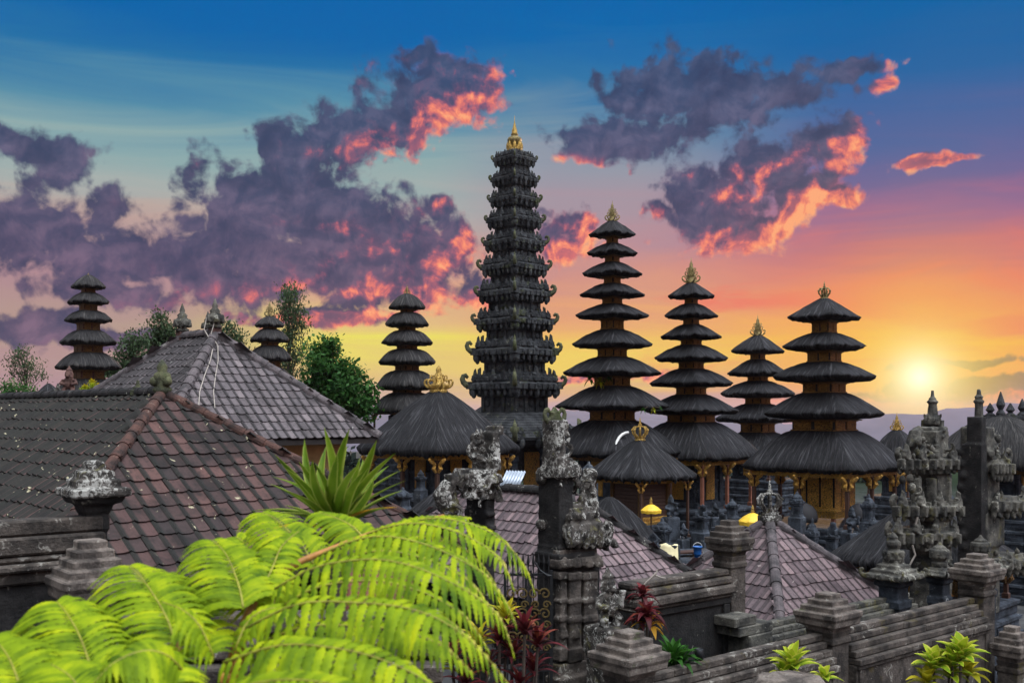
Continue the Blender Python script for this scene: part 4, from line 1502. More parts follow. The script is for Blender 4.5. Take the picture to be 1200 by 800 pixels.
# pale strips lying over the grey roof
mb = MB()
def on_r2(px, s, dx=0):
    """point on the right front face of the grey roof: s 0 at apex, 1 at eave"""
    q = A0 + (((cs[0] + cs[1]) / 2) - A0) * s + (cs[1] - cs[0]) * px * s
    return r2.location + q + Vector((dx, 0, .07 + .015 * sin(s * 40)))
o_top = r2.location + A0
pts = [o_top + Vector((-.16, -.1, .42)), o_top + Vector((-.18, -.25, .1))] + [on_r2(-.34 - .05 * s + .02 * sin(9 * s), s) for s in (.15, .3, .45, .6, .75)]
mb.tube(pts, .013, 5)
pts = [o_top + Vector((.02, -.14, .25)), o_top + Vector((-.02, -.25, .0))] + [on_r2(-.20 - .1 * s + .03 * sin(7 * s + 1), s) for s in (.15, .3, .45, .6, .75)]
mb.tube(pts, .012, 5)
tag(mb.build('bamboo_strip', M['rope']), 'pair of thin pale strips hanging from the finial down the grey tiled roof', 'strips')

hip_house('tiled_house', 'mauve tiled roof with a black ridge, behind the tall gate pillar', (668, 580), 17.6, 2.3, .66, ridge=2.6, tmat='tile_mauve', cmat='ridge_black', w=.165, e=.22, capr=.09, seed=8, wall='dark_wall')
rq, rqroof, A0, A1, cs = hip_house('tiled_pavilion', 'small mauve tiled pavilion roof topped by a white crown', (902, 609), 22.0, 2.75, .64, ridge=0.0, tmat='tile_mauve', cmat='ridge_grey', w=.20, e=.30, capr=.11, seed=11, posts=True, d=radians(-10), cat='pavilion')
mb = MB()
z = A0.z
mb.sq([(.18, z - .1), (.18, z + .1), (.13, z + .12), (.15, z + .18)], 0, 0, R45)
crown_finial(mb, z + .1, .50)
mb.build('crown', M['lichen_stone'], rqroof, smooth=True)
mb = MB()
q = cs[0]
mb.antefix((q.x, q.y - .02, q.z - .22), -pi / 2, .32, 1.1)
mb.build('eave_ornament', M['horn_moss'], rqroof)

# ------------------------------------------------------------------ carved split gates
TH = atan2(1.0, 1.2)          # bearing of the terrace walls (to the right and away)
UC, US = cos(TH), sin(TH)


class Face:
    """front plane of a wall: photo points on it become (u, height)"""

    def __init__(self, px, Y, zg, sil=False):
        self.X, self.Y, self.zg, self.sil = hx(px, Y), Y, zg, sil

    def u(self, px):
        q = (px - 600.0) / F
        return (q * self.Y - self.X) / (UC - q * US)

    def z(self, px, py, v=0.0):
        return hz(py, self.Y + self.u(px + v * self.k(px)) * US + v * UC) - self.zg

    def k(self, px):
        """how many pixels to the left a metre of depth carries a point"""
        return (F * US + (px - 600.0) * UC) / self.Y

    def blk(self, mb, px0, px1, py0, py1, v0, v1, top=(1, 1)):
        u0 = self.u(px0 + (v1 if self.sil else v0) * self.k(px0))
        u1 = max(self.u(px1 + v0 * self.k(px1)), u0 + .12)
        pm = (px0 + px1) / 2
        z1, z0 = self.z(pm, py0), self.z(pm, py1)
        mb.box(((u0 + u1) / 2, (v0 + v1) / 2, (z0 + z1) / 2), (u1 - u0, v1 - v0, z1 - z0), 0, top)

    def pt(self, px, py, v=0.0):
        return (self.u(px + v * self.k(px)), v, self.z(px, py, v))


def curl(mb, fc, px, py, v, s, side=1, fat=1.0, flip=1):
    """volute standing at a photo point, curling outward along the wall"""
    p_ = fc.pt(px, py, v)
    mb.horn(p_, 0 if side > 0 else pi, s, fat, flip, 8)


def lumps(mb, fc, px0, px1, py0, py1, v0, v1, n, s, rs):
    """knobbly relief: leaves, buds and scrolls over a region of the face"""
    for _ in range(n):
        px, py, v = rs.uniform(px0, px1), rs.uniform(py0, py1), rs.uniform(v0, v1)
        p_ = fc.pt(px, py, v)
        k = rs.random()
        q = s * rs.uniform(.6, 1.3)
        if k < .45:
            mb.ball(p_, (q, q * .8, q * 1.1), 7, 5)
        elif k < .75:
            mb.antefix((p_[0], p_[1], p_[2] - q), rs.choice((-pi / 2, 0, pi)), q * 1.9, 1.2)
        else:
            mb.horn(p_, rs.choice((-pi / 2, 0, pi, -.7)), q * 2.2, 1.0, rs.choice((1, 1, -1)))


rs = random.Random(21)
zg = 1.9
fr = Face(655, 13.0, zg)
R = thing('split_gate', 'tall dark gate pillar with white lichen on its carved top, right of the iron gate', 'gate', (fr.X, fr.Y, zg), TH, 'split gate halves')
mb = MB()
T = .42
fr.blk(mb, 655, 704, 655, 800, 0, T)            # body
fr.blk(mb, 655, 735, 798, 880, -.22, T + .12)
fr.blk(mb, 655, 690, 640, 658, 0, T)
fr.blk(mb, 655, 698, 646, 652, -.06, T)
fr.blk(mb, 655, 703, 653, 660, -.05, T)
fr.blk(mb, 655, 672, 560, 645, .02, T)          # shaft with the smooth cut face
fr.blk(mb, 655, 668, 545, 565, .02, T - .06)
mb.build('body', M['dark_wall'], R, remesh=.022, disp=.035, dscale=.11)
for (a, b, d) in ((657, 665, .06), (668, 682, .09), (685, 701, .06)):
    mb = MB()
    fr.blk(mb, a, b, 676, 764, -d, .05)
    fr.blk(mb, a - 1, b + 1, 668, 677, -d - .03, .05)
    fr.blk(mb, a - 1, b + 1, 720, 726, -d - .02, .05)
    fr.blk(mb, a - 1, b + 1, 700, 704, -d - .02, .05)
    fr.blk(mb, a - 1, b + 1, 756, 772, -d - .04, .05)
    p_ = fr.pt((a + b) / 2, 740, -d)
    mb.antefix((p_[0], p_[1], p_[2] - .08), -pi / 2, .14, 1.2)
    mb.build('pilaster', M['wall_stone'], R, remesh=.016, disp=.02, dscale=.08)
mb = MB()
fr.blk(mb, 656, 706, 652, 662, -.10, .1)
fr.blk(mb, 656, 700, 642, 652, -.04, .1)
for px in (662, 676, 690, 702):
    p_ = fr.pt(px, 650, -.1)
    mb.antefix((p_[0], p_[1], p_[2] - .16), -pi / 2, .15, 1.0)
mb.build('moulding', M['wall_stone'], R, remesh=.016, disp=.02, dscale=.08)
mb = MB()
fr.blk(mb, 656, 712, 770, 785, -.12, .1)
fr.blk(mb, 656, 722, 783, 800, -.18, .1)
mb.build('foot', M['wall_stone'], R, remesh=.018, disp=.02, dscale=.08)
mb = MB()
fr.blk(mb, 668, 704, 600, 612, -.06, .3)
fr.blk(mb, 668, 708, 612, 628, -.12, .3)
fr.blk(mb, 668, 698, 594, 602, 0, .3)
for px in (668, 677, 686, 694, 703):
    p_ = fr.pt(px, 630, -.09)
    mb.ball((p_[0], p_[1], p_[2] - .02), (.07, .07, .13), 7, 5)
    mb.antefix((p_[0], p_[1] - .02, p_[2] + .02), -pi / 2, .15, 1.1)
lumps(mb, fr, 668, 706, 603, 640, -.14, -.05, 24, .045, rs)
curl(mb, fr, 700, 636, .1, .34, 1, 1.1)
lumps(mb, fr, 700, 720, 612, 642, -.06, .3, 14, .06, rs)
mb.build('cornice', M['lichen_stone'], R, remesh=.018, disp=.03, dscale=.08)
mb = MB()
pts = [fr.pt(*q) for q in ((678, 602, .2), (686, 596, .2), (690, 582, .2), (687, 570, .2), (690, 557, .2), (690, 549, .2))]
mb.tube(pts, [.12, .13, .10, .11, .10, .08], 8)
pts = [fr.pt(*q) for q in ((684, 606, .1), (694, 600, .1), (695, 590, .1), (689, 586, .1))]
mb.tube(pts, [.08, .09, .08, .06], 8)
lumps(mb, fr, 680, 697, 555, 606, .02, .3, 26, .055, rs)
fr.blk(mb, 672, 690, 590, 604, .02, .4)
mb.build('scroll', M['lichen_stone'], R, remesh=.018, disp=.03, dscale=.07)
mb = MB()
fr.blk(mb, 655, 680, 548, 560, -.04, T - .05)
fr.blk(mb, 655, 672, 536, 550, -.02, T - .1)
curl(mb, fr, 669, 560, .1, .22, 1, 1.2)
fr.blk(mb, 652, 663, 492, 538, .02, .30)
for (px, py, s) in ((657, 520, .19), (656, 505, .17), (660, 535, .2)):
    curl(mb, fr, px, py, .18, s, 1, 1.2)
lumps(mb, fr, 647, 663, 494, 536, -.02, .3, 26, .05, rs)
lumps(mb, fr, 656, 680, 540, 575, -.07, .2, 22, .05, rs)
for py in (556, 563, 617):
    p_ = fr.pt(655, py, 0)
    mb.ball((.0, .34, p_[2]), (.07, .1, .08), 7, 5)
mb.build('crown', M['lichen_stone'], R, remesh=.018, disp=.035, dscale=.08)
mb = MB()
p_ = fr.pt(652, 492, .2)
for a_ in (0, pi):
    mb.horn((p_[0] - .03, p_[1], p_[2] - .04), a_, .24, 1.1)
mb.antefix((p_[0] - .03, p_[1], p_[2] - .02), -pi / 2, .2, 1.0)
mb.build('horned_cap', M['horn_moss'], R, remesh=.015, disp=.015, dscale=.06)

fs_ = Face(579, 12.4, zg, True)
S = thing('split_gate', 'gate half crusted with white lichen rising just behind the fern fronds', 'gate', (fs_.X, fs_.Y, zg), TH, 'split gate halves')
mb = MB()
fs_.blk(mb, 546, 580, 585, 800, .02, T)
fs_.blk(mb, 543, 582, 600, 606, -.04, T + .03)
fs_.blk(mb, 544, 582, 616, 622, -.06, T + .03)
fs_.blk(mb, 536, 582, 760, 880, -.1, T + .1)
mb.build('body', M['dark_wall'], S, remesh=.024, disp=.03, dscale=.1)
mb = MB()
fs_.blk(mb, 520, 586, 556, 570, -.08, T)
fs_.blk(mb, 532, 583, 550, 557, -.02, T - .05)
fs_.blk(mb, 540, 582, 569, 586, 0, T)
lumps(mb, fs_, 520, 588, 554, 585, -.14, -.03, 34, .055, rs)
pts = [fs_.pt(*q) for q in ((534, 600, .15), (524, 592, .15), (519, 580, .15), (524, 571, .15), (531, 574, .15))]
mb.tube(pts, [.12, .13, .12, .11, .07], 8)
lumps(mb, fs_, 520, 534, 572, 602, .0, .25, 14, .06, rs)
mb.build('cornice', M['lichen_stone'], S, remesh=.018, disp=.035, dscale=.08)
mb = MB()
fs_.blk(mb, 558, 579, 506, 545, .05, .38)
fs_.blk(mb, 553, 581, 538, 552, 0, .44)
fs_.blk(mb, 568, 578, 499, 510, .08, .3)
for (px, py, s) in ((562, 520, .16), (560, 536, .2)):
    curl(mb, fs_, px, py, .15, s, -1, 1.3)
lumps(mb, fs_, 555, 580, 508, 550, -.01, .3, 30, .05, rs)
mb.build('crown', M['lichen_stone'], S, remesh=.018, disp=.035, dscale=.08)

# the farther gate on the right
zg2 = 0.6
ft = Face(1118, 20.0, zg2, True)
TL = thing('split_gate', 'mossy carved gate spire with scrolls, directly under the glowing sun', 'gate', (ft.X, ft.Y, zg2), TH, 'split gate halves')
T2 = .58
mb = MB()
ft.blk(mb, 1066, 1116, 556, 720, 0, T2)
ft.blk(mb, 1060, 1118, 598, 612, -.05, T2)
for px in (1072, 1090, 1108):
    ft.blk(mb, px - 5, px + 5, 560, 600, -.06, .1)
ft.blk(mb, 1070, 1112, 500, 558, .1, T2 - .1)
mb.build('body', M['grey_stone'], TL, remesh=.03, disp=.04, dscale=.14)
for nm, (y0, y1, xa, xb) in (('upper_cornice', (533, 556, 1048, 1126)), ('lower_cornice', (588, 606, 1042, 1132)), ('foot_cornice', (620, 645, 1036, 1128))):
    mb = MB()
    ft.blk(mb, xa + 6, xb - 4, y0 + 6, y0 + 14, -.14, T2 + .05)
    ft.blk(mb, xa + 14, xb - 10, y0, y0 + 8, -.02, T2)
    ft.blk(mb, xa + 12, xb - 8, y0 + 13, y1, -.06, T2)
    n = 8
    for i in range(n):
        px = xa + 8 + (xb - xa - 14) * i / (n - 1)
        p_ = ft.pt(px, y0 + 11, -.14)
        mb.box((p_[0], p_[1], p_[2]), (.09, .14, .2))
        mb.ball((p_[0], p_[1] + .03, p_[2] - .12), (.05, .05, .08), 6, 5)
        if i % 2:
            mb.antefix((p_[0], p_[1] + .06, p_[2] + .1), -pi / 2, .24, 1.3)
    curl(mb, ft, xa + 12, y0 + 8, .1, .34, -1, 1.2)
    curl(mb, ft, xa + 14, y0 + 8, T2 - .1, .3, -1, 1.2)
    lumps(mb, ft, xa + 8, xb - 6, y0, y0 + 12, -.12, -.02, 14, .05, rs)
    mb.build(nm, M['grey_stone'], TL, remesh=.019, disp=.03, dscale=.1)
mb = MB()
ft.blk(mb, 1074, 1112, 505, 536, -.02, T2 - .2)
ft.blk(mb, 1080, 1104, 492, 508, .08, .5)
pts = [ft.pt(*q) for q in ((1076, 532, .1), (1070, 520, .1), (1072, 508, .1), (1078, 503, .1))]
mb.tube(pts, [.16, .15, .12, .09], 8)
lumps(mb, ft, 1074, 1112, 504, 534, -.08, .05, 26, .07, rs)
lumps(mb, ft, 1056, 1078, 560, 600, -.1, .1, 9, .09, rs)
mb.build('carving', M['grey_stone'], TL, remesh=.02, disp=.035, dscale=.1)
mb = MB()
p_ = ft.pt(1093, 492, .28)
x, y, z = p_
u = 20.0 / F
mb.lathe([(10 * u, z - 6 * u), (10.5 * u, z + 1 * u), (8.5 * u, z + 4 * u), (6.5 * u, z + 6 * u), (5.5 * u, z + 14 * u), (4.6 * u, z + 19 * u), (6.8 * u, z + 20.5 * u), (7 * u, z + 22 * u), (4 * u, z + 23.5 * u), (4.6 * u, z + 25 * u), (2.6 * u, z + 27 * u), (1.8 * u, z + 35 * u)], 8, (x, y))
for k in range(4):
    mb.horn((x + cos(k * pi / 2) * 6 * u, y + sin(k * pi / 2) * 6 * u, z + 2 * u), k * pi / 2, 7 * u, 1.0)
mb.build('spire', M['grey_stone'], TL, remesh=.02, disp=.02, dscale=.08)

f2 = Face(1150, 21.6, zg2)
TR = thing('split_gate', 'gate spire with a smooth dark cut side, in front of the domed thatched roof', 'gate', (f2.X, f2.Y, zg2), TH, 'split gate halves')
T3 = .52
mb = MB()
f2.blk(mb, 1150, 1158, 548, 720, 0, T3)
f2.blk(mb, 1150, 1157, 520, 552, .0, T3 - .08)
f2.blk(mb, 1150, 1156, 488, 524, .02, .34)
for k in range(9):
    p_ = f2.pt(1150, 530 + 14 * k, 0)
    mb.ball((0.0, T3 * rs.uniform(.7, 1.0), p_[2]), (.06, .09, .09), 6, 5)
mb.build('shaft', M['dark_wall'], TR, remesh=.03, disp=.02, dscale=.15)
mb = MB()
f2.blk(mb, 1156, 1172, 555, 720, .02, T3)
f2.blk(mb, 1156, 1178, 600, 640, -.02, T3)
f2.blk(mb, 1156, 1166, 500, 556, .02, .6)
lumps(mb, f2, 1156, 1172, 505, 540, -.08, .3, 26, .08, rs)
mb.build('body', M['grey_stone'], TR, remesh=.03, disp=.03, dscale=.12)
for nm, (y0, y1, xb) in (('upper_cornice', (538, 560, 1188)), ('lower_cornice', (582, 604, 1206)), ('foot_cornice', (650, 672, 1212))):
    mb = MB()
    f2.blk(mb, 1166, xb - 2, y0 + 5, y0 + 14, -.14, T3)
    f2.blk(mb, 1166, xb - 10, y0, y0 + 7, -.04, T3 - .05)
    f2.blk(mb, 1166, xb - 12, y0 + 13, y1, -.05, T3 - .05)
    for i in range(6):
        px = 1166 + (xb - 1168) * i / 5
        p_ = f2.pt(px, y0 + 11, -.14)
        mb.box((p_[0], p_[1], p_[2]), (.09, .14, .22))
        mb.ball((p_[0], p_[1] + .02, p_[2] - .17), (.06, .06, .13), 6, 5)
    curl(mb, f2, xb - 12, y0 + 6, .15, .42, 1, 1.15)
    lumps(mb, f2, 1166, xb - 4, y0 - 6, y1, -.14, .1, 24, .065, rs)
    mb.build(nm, M['grey_stone'], TR, remesh=.026, disp=.03, dscale=.1)
mb = MB()
x, y, z = f2.pt(1147, 492, .25)
u = 21.0 / F
mb.lathe([(9 * u, z - 8 * u), (8 * u, z), (5.5 * u, z + 3 * u), (5 * u, z + 20 * u), (6.5 * u, z + 22 * u), (6.5 * u, z + 24 * u), (4.2 * u, z + 25 * u), (5.5 * u, z + 29 * u), (3.2 * u, z + 30 * u), (2.2 * u, z + 38 * u)], 6, (x, y))
mb.build('spire', M['grey_stone'], TR, remesh=.02, disp=.02, dscale=.08)

# ------------------------------------------------------------------ terrace walls with stepped caps


def stepped_cap(mb, x, y, ztop, a, n=4, h=.078, q=None):
    prof = [(a * .62, ztop - h * n - .20), (a * .66, ztop - h * n - .13), (a * .92, ztop - h * n - .10), (a * .94, ztop - h * n - .015), (a, ztop - h * n), (a, ztop - h * (n - 1))]
    for i in range(1, n):
        b_ = a * (1 - .62 * i / (n - 1))
        prof += [(b_, ztop - h * (n - i) + .002), (b_, ztop - h * (n - i - 1))]
    mb.sq(prof, x, y)


def wall_run(root, u0, u1, ztop, zbot, courses=5, ch=.092, step=.074, mat='wall_stone', thick=.30, panel_mat=None, seed=0, front_only=True):
    """coping of stepped courses above a recessed panel between u0 and u1"""
    rs = random.Random(seed)
    mb = MB()
    for i in range(courses):
        w = thick * .25 + step * i
        z1 = ztop - ch * i
        a = u0
        cuts = [u0] + sorted(rs.uniform(u0, u1) for _ in range(int((u1 - u0) / .9))) + [u1]
        for c0, c1 in zip(cuts, cuts[1:]):
            if c1 - c0 < .1:
                continue
            o = rs.uniform(-.006, .006)
            mb.box(((c0 + c1) / 2, o, z1 - ch / 2 + rs.uniform(-.003, .003)), (c1 - c0 - .006, 2 * w, ch - .004))
    mb.build('coping', M[mat], root, bevel=.012)
    mb = MB()
    zc = ztop - ch * courses
    wv = thick * .25 + step * (courses - 1) - .07
    mb.box(((u0 + u1) / 2, 0, (zc + zbot) / 2), (u1 - u0, 2 * wv, zc - zbot))
    mb.box(((u0 + u1) / 2, 0, zc - .03), (u1 - u0 - .01, 2 * wv + .07, .055))
    for c_ in (u0 + .10, u1 - .10):
        mb.box((c_, 0, (zc + zbot) / 2 - .03), (.10, 2 * wv + .05, zc - zbot - .06))
    mb.build('panel', M[panel_mat or mat], root, bevel=.008)


def pillar(root, u, ztop, a, body_a, zbot, n=4, h=.078, mat='wall_stone', capm='cap_stone', collar=True):
    mb = MB()
    zc = ztop - h * n - .18
    mb.sq([(body_a, zbot), (body_a, zc - .18), (body_a * 1.12, zc - .17), (body_a * 1.12, zc - .10), (body_a * .98, zc - .09), (body_a * 1.1, zc)], u, 0)
    po = mb.build('pillar', M[mat], root, bevel=.012)
    mb = MB()
    stepped_cap(mb, u, 0, ztop, a, n, h)
    mb.build('stepped_cap', M[capm], po, bevel=.012)
    return po


Y1 = 11.5
X1 = hx(737, Y1)
W1 = thing('terrace_wall', 'long front terrace wall with three square pillars under stepped pyramid caps', 'wall', (X1, Y1, 0), TH, 'terrace walls')
U2, U3 = 3.912, 8.19
pillar(W1, 0, 3.57, .335, .20, 1.0)
pillar(W1, U2, 3.56, .335, .20, 1.0)
pillar(W1, U3, 3.72, .335, .20, 1.0)
wall_run(W1, .22, U2 - .22, 3.04, 1.0, seed=1)
wall_run(W1, U2 + .22, U3 - .22, 3.04, 1.0, seed=2)

W5 = thing('terrace_wall', 'short low wall stub with a small stepped cap at the right edge', 'wall', (hx(1186, 16.2), 16.2, 0), TH, 'terrace walls')
pillar(W5, 0, 6 - (733 - 485) / F * 16.2, .25, .16, .5, n=4, h=.09)
wall_run(W5, .2, 3.2, 2.3, .5, seed=5)

Y2, X2 = 13.95, hx(731, 13.95)
W2 = thing('terrace_wall', 'dark panelled wall running from the tall gate pillar to a mossy capped pillar', 'wall', (X2, Y2, 0), TH, 'terrace walls')
u2 = 2.2
q = (855 - 600) / F
u2 = (q * Y2 - X2) / (UC - q * US)
Yp = Y2 + u2 * US
pillar(W2, u2, hz(609, Yp), .27, .17, .8, n=4, h=.085, capm='wall_stone')
mb = MB()
zt = hz(681, Y2 + .1)
for (dz, h_, w_) in ((0, .10, .14), (.10, .11, .20), (.21, .13, .27), (.34, .06, .22)):
    mb.box((u2 / 2 - .08, 0, zt - dz - h_ / 2), (u2 - .17, 2 * w_, h_ - .005))
mb.build('coping', M['wall_stone'], W2, bevel=.025)
mb = MB()
mb.box((u2 / 2 - .08, 0, (zt - .4 + 1.0) / 2), (u2 - .18, .26, zt - .4 - 1.0))
mb.box((u2 / 2 - .08, 0, zt - .4 - .05), (u2 - .2, .36, .09))
for c_ in (.12, u2 - .28):
    mb.box((c_, 0, zt - .98), (.14, .36, .96))
for i, dz in enumerate((1.42, 1.52, 1.64, 1.8)):
    mb.box((u2 / 2 - .08, 0, zt - dz), (u2 - .2, .34 + .09 * i, .11))
mb.build('panel', M['dark_wall'], W2, bevel=.012)
mb = MB()
mb.box((u2 + .10, -.02, zt - 1.3), (.5, .62, .22), 0, (.8, .8))
mb.box((u2 + .10, -.02, zt - 1.7), (.62, .74, .6))
mb.build('pillar_foot', M['wall_stone'], W2, bevel=.02)

X3, Y3 = hx(886, 15.3), 15.3
W3 = thing('terrace_wall', 'grey stepped coping behind the middle pillar, below the crown-topped roof', 'wall', (X3, Y3, 0), TH, 'terrace walls')
wall_run(W3, 0, 4.3, 2.87, .6, courses=6, ch=.085, step=.075, mat='grey_stone', seed=9)
mb = MB()
mb.box((-.2, 0, 2.62), (.55, .5, .34))
mb.box((-.2, 0, 2.2), (.4, .4, .6))
for i in range(3):
    mb.antefix((-.4 + .2 * i, -.25, 2.46), -pi / 2, .2, .8)
mb.box((-.28, 0, 2.86), (.8, .44, .14))
mb.box((-.5, 0, 3.0), (.5, .4, .14))
mb.build('end_block', M['grey_stone'], W3, bevel=.015)

Y4, X4 = 9.8, hx(92, 9.8)
W4 = thing('boundary_wall', 'dark moulded wall at the left edge ending in an urn-like pillar', 'wall', (X4, Y4, 0), TH, 'terrace walls')
mb = MB()
zt = 5.03
for (dz, h_, w_) in ((0, .15, .13), (.15, .17, .19), (.33, .06, .17), (.39, .08, .23), (.47, .12, .16)):
    mb.box((-1.0, 0, zt - dz - h_ / 2), (2.4, 2 * w_, h_ - .006))
mb.build('coping', M['wall_stone'], W4, bevel=.02)
mb = MB()
mb.box((-1.0, 0, (zt - .6 + 1.5) / 2), (2.38, .2, zt - .6 - 1.5))
mb.build('panel', M['dark_wall'], W4)
mb = MB()
u = Y4 / F
zz = lambda py: hz(py, Y4 + .1)
kk = u / sqrt(2) * 1.02
mb.sq([(17 * kk, 1.5), (17 * kk, zz(622)), (20 * kk, zz(620)), (20 * kk, zz(606)), (18 * kk, zz(603)), (22 * kk, zz(598)), (25 * kk, zz(590)), (35 * kk, zz(588)), (40 * kk, zz(581))], .14, 0)
po = mb.build('pillar', M['dark_wall'], W4, bevel=.012)
mb = MB()
mb.sq([(40 * kk, zz(581.2)), (46.5 * kk, zz(580)), (46.5 * kk, zz(571)), (34 * kk, zz(570)), (34 * kk, zz(561)), (27 * kk, zz(560)), (26 * kk, zz(551)), (16 * kk, zz(550)), (14 * kk, zz(541)), (9 * kk, zz(539))], .14, 0)
mb.build('urn_cap', M['lichen_stone'], po, bevel=.012)

Y5 = 8.8
W6 = thing('gate_post', 'stone post with a five-step pyramid cap standing just above the fern at left', 'pillar', (hx(106, Y5), Y5, 0), TH)
pillar(W6, 0, hz(632, Y5), .295, .19, 1.2, n=5, h=.077)

# ledges behind the fern
W7 = thing('stone_steps', 'grey stone steps glimpsed through the fern fronds', 'steps', (hx(330, 8.4), 8.4, 0), radians(4))
mb = MB()
for i in range(9):
    mb.box((0, -.16 * i, 4.30 - .17 * i), (2.6 + .02 * i, .30, .14))
    mb.box((0, -.16 * i + .1, 4.12 - .17 * i), (2.58, .26, .22))
mb.build('tread', M['wall_stone'], W7, bevel=.015)

# ------------------------------------------------------------------ lantern posts at the right


def lantern_post(label, px, Y, pys, a, kind):
    """pys: rows of finial top, finial foot, cap top, cap foot"""
    zg = .4
    root = thing('lantern_post', label, 'shrine post', (hx(px, Y), Y, zg), TH, 'shrine posts by the carved gate')
    z = [hz(p_, Y) - zg for p_ in pys]
    mb = MB()
    mb.sq([(a * .55, -.2), (a * .55, z[3] - .5), (a * .62, z[3] - .48), (a * .62, z[3] - .35), (a * .5, z[3] - .33), (a * .5, z[3] - .12), (a * .66, z[3] - .1), (a * .66, z[3])])
    mb.build('shaft', M['court_stone'], root, bevel=.015)
    mb = MB()
    n = 4
    prof = [(a * .7, z[3] - .01), (a, z[3] + .02), (a, z[3] + (z[2] - z[3]) * .3)]
    for i in range(1, n):
        b_ = a * (1 - .62 * i / (n - 1))
        zz0 = z[3] + (z[2] - z[3]) * (.3 + .7 * (i - 1) / (n - 1))
        zz1 = z[3] + (z[2] - z[3]) * (.3 + .7 * i / (n - 1))
        prof += [(b_, zz0 + .003), (b_, zz1)]
    mb.sq(prof)
    for k in range(4):
        t_ = k * pi / 2 + pi / 4
        mb.horn((cos(t_) * a * 1.2, sin(t_) * a * 1.2, z[3] + .05), t_, a * .5, 1.3)
    for k in range(4):
        t_ = k * pi / 2
        for q in (-.5, 0, .5):
            x, y = a, q * a
            mb.ball((x * cos(t_) - y * sin(t_), x * sin(t_) + y * cos(t_), z[3] + .05), a * .14, 6, 5)
    mb.build('stepped_cap', M['grey_stone'], root, remesh=.018, disp=.015, dscale=.06)
    mb = MB()
    s = (z[0] - z[1])
    z0 = z[1]
    if kind == 'jar':
        mb.lathe([(.34 * s, z0 - .05), (.36 * s, z0 + .06 * s), (.22 * s, z0 + .12 * s), (.40 * s, z0 + .3 * s), (.46 * s, z0 + .5 * s), (.42 * s, z0 + .64 * s), (.24 * s, z0 + .70 * s), (.3 * s, z0 + .74 * s), (.14 * s, z0 + .84 * s), (.03 * s, z0 + s)], 12)
        for k in range(8):
            t_ = k * pi / 4
            mb.antefix((cos(t_) * .38 * s, sin(t_) * .38 * s, z0 + .26 * s), t_, .26 * s, 1.3)
    else:
        mb.lathe([(.34 * s, z0 - .05), (.40 * s, z0 + .06 * s), (.3 * s, z0 + .16 * s), (.36 * s, z0 + .3 * s), (.2 * s, z0 + .38 * s), (.28 * s, z0 + .55 * s), (.26 * s, z0 + .68 * s), (.14 * s, z0 + .74 * s), (.17 * s, z0 + .84 * s), (.05 * s, z0 + s)], 12)
        for k in range(8):
            t_ = k * pi / 4
            mb.ball((cos(t_) * .34 * s, sin(t_) * .34 * s, z0 + .2 * s), (.10 * s, .10 * s, .16 * s), 6, 5)
    mb.build('finial', M['grey_stone'], root, remesh=.014, disp=.012, dscale=.05)


lantern_post('shrine post with a seated-bud finial, nearest the low bare thatched slope', 1047, 17.6, (624, 655, 655, 678), .36, 'bud')
lantern_post('slim shrine post with a jar finial, the middle one of the three posts', 1101, 18.2, (634, 660, 661, 675), .26, 'jar')
lantern_post('shrine post with a large jar finial behind the rightmost stepped pillar', 1149, 19.0, (626, 652, 653, 667), .36, 'jar')

# ------------------------------------------------------------------ guardian statues and small court shrines


def figure(mb, x, y, z, s, rs, lean=0.0):
    """squat guardian: bent legs, belly, arms, head with a tall crown"""
    for q in (-1, 1):
        mb.tube([(x + q * .14 * s, y - .02 * s, z), (x + q * .20 * s, y - .12 * s, z + .16 * s), (x + q * .12 * s, y, z + .32 * s)], [.09 * s, .10 * s, .11 * s], 7)
        mb.ball((x + q * .15 * s, y - .08 * s, z + .03 * s), (.09 * s, .13 * s, .05 * s), 7, 5)
        mb.tube([(x + q * .22 * s, y, z + .60 * s), (x + q * .33 * s, y - .06 * s, z + .45 * s), (x + q * .16 * s, y - .22 * s, z + .42 * s)], [.085 * s, .075 * s, .07 * s], 7)
        mb.ball((x + q * .14 * s, y + .0 * s, z + .80 * s), (.05 * s, .06 * s, .09 * s), 6, 5)
    mb.ball((x, y - .02 * s, z + .40 * s), (.22 * s, .19 * s, .20 * s), 9, 7)
    mb.ball((x, y, z + .58 * s), (.23 * s, .16 * s, .15 * s), 9, 7)
    mb.ball((x + lean, y - .05 * s, z + .78 * s), (.14 * s, .15 * s, .15 * s), 9, 7)
    mb.ball((x + lean, y - .18 * s, z + .75 * s), (.07 * s, .06 * s, .05 * s), 7, 5)
    for q in (-1, 1):
        mb.ball((x + lean + q * .06 * s, y - .17 * s, z + .82 * s), (.035 * s, .03 * s, .03 * s), 6, 4)
    mb.lathe([(.15 * s, z + .86 * s), (.17 * s, z + .90 * s), (.12 * s, z + .96 * s), (.13 * s, z + 1.02 * s), (.06 * s, z + 1.1 * s), (.02 * s, z + 1.2 * s)], 9, (x + lean, y))
    mb.tube([(x + .16 * s, y - .22 * s, z + .42 * s), (x + .20 * s, y - .24 * s, z + .75 * s)], [.05 * s, .075 * s], 6)


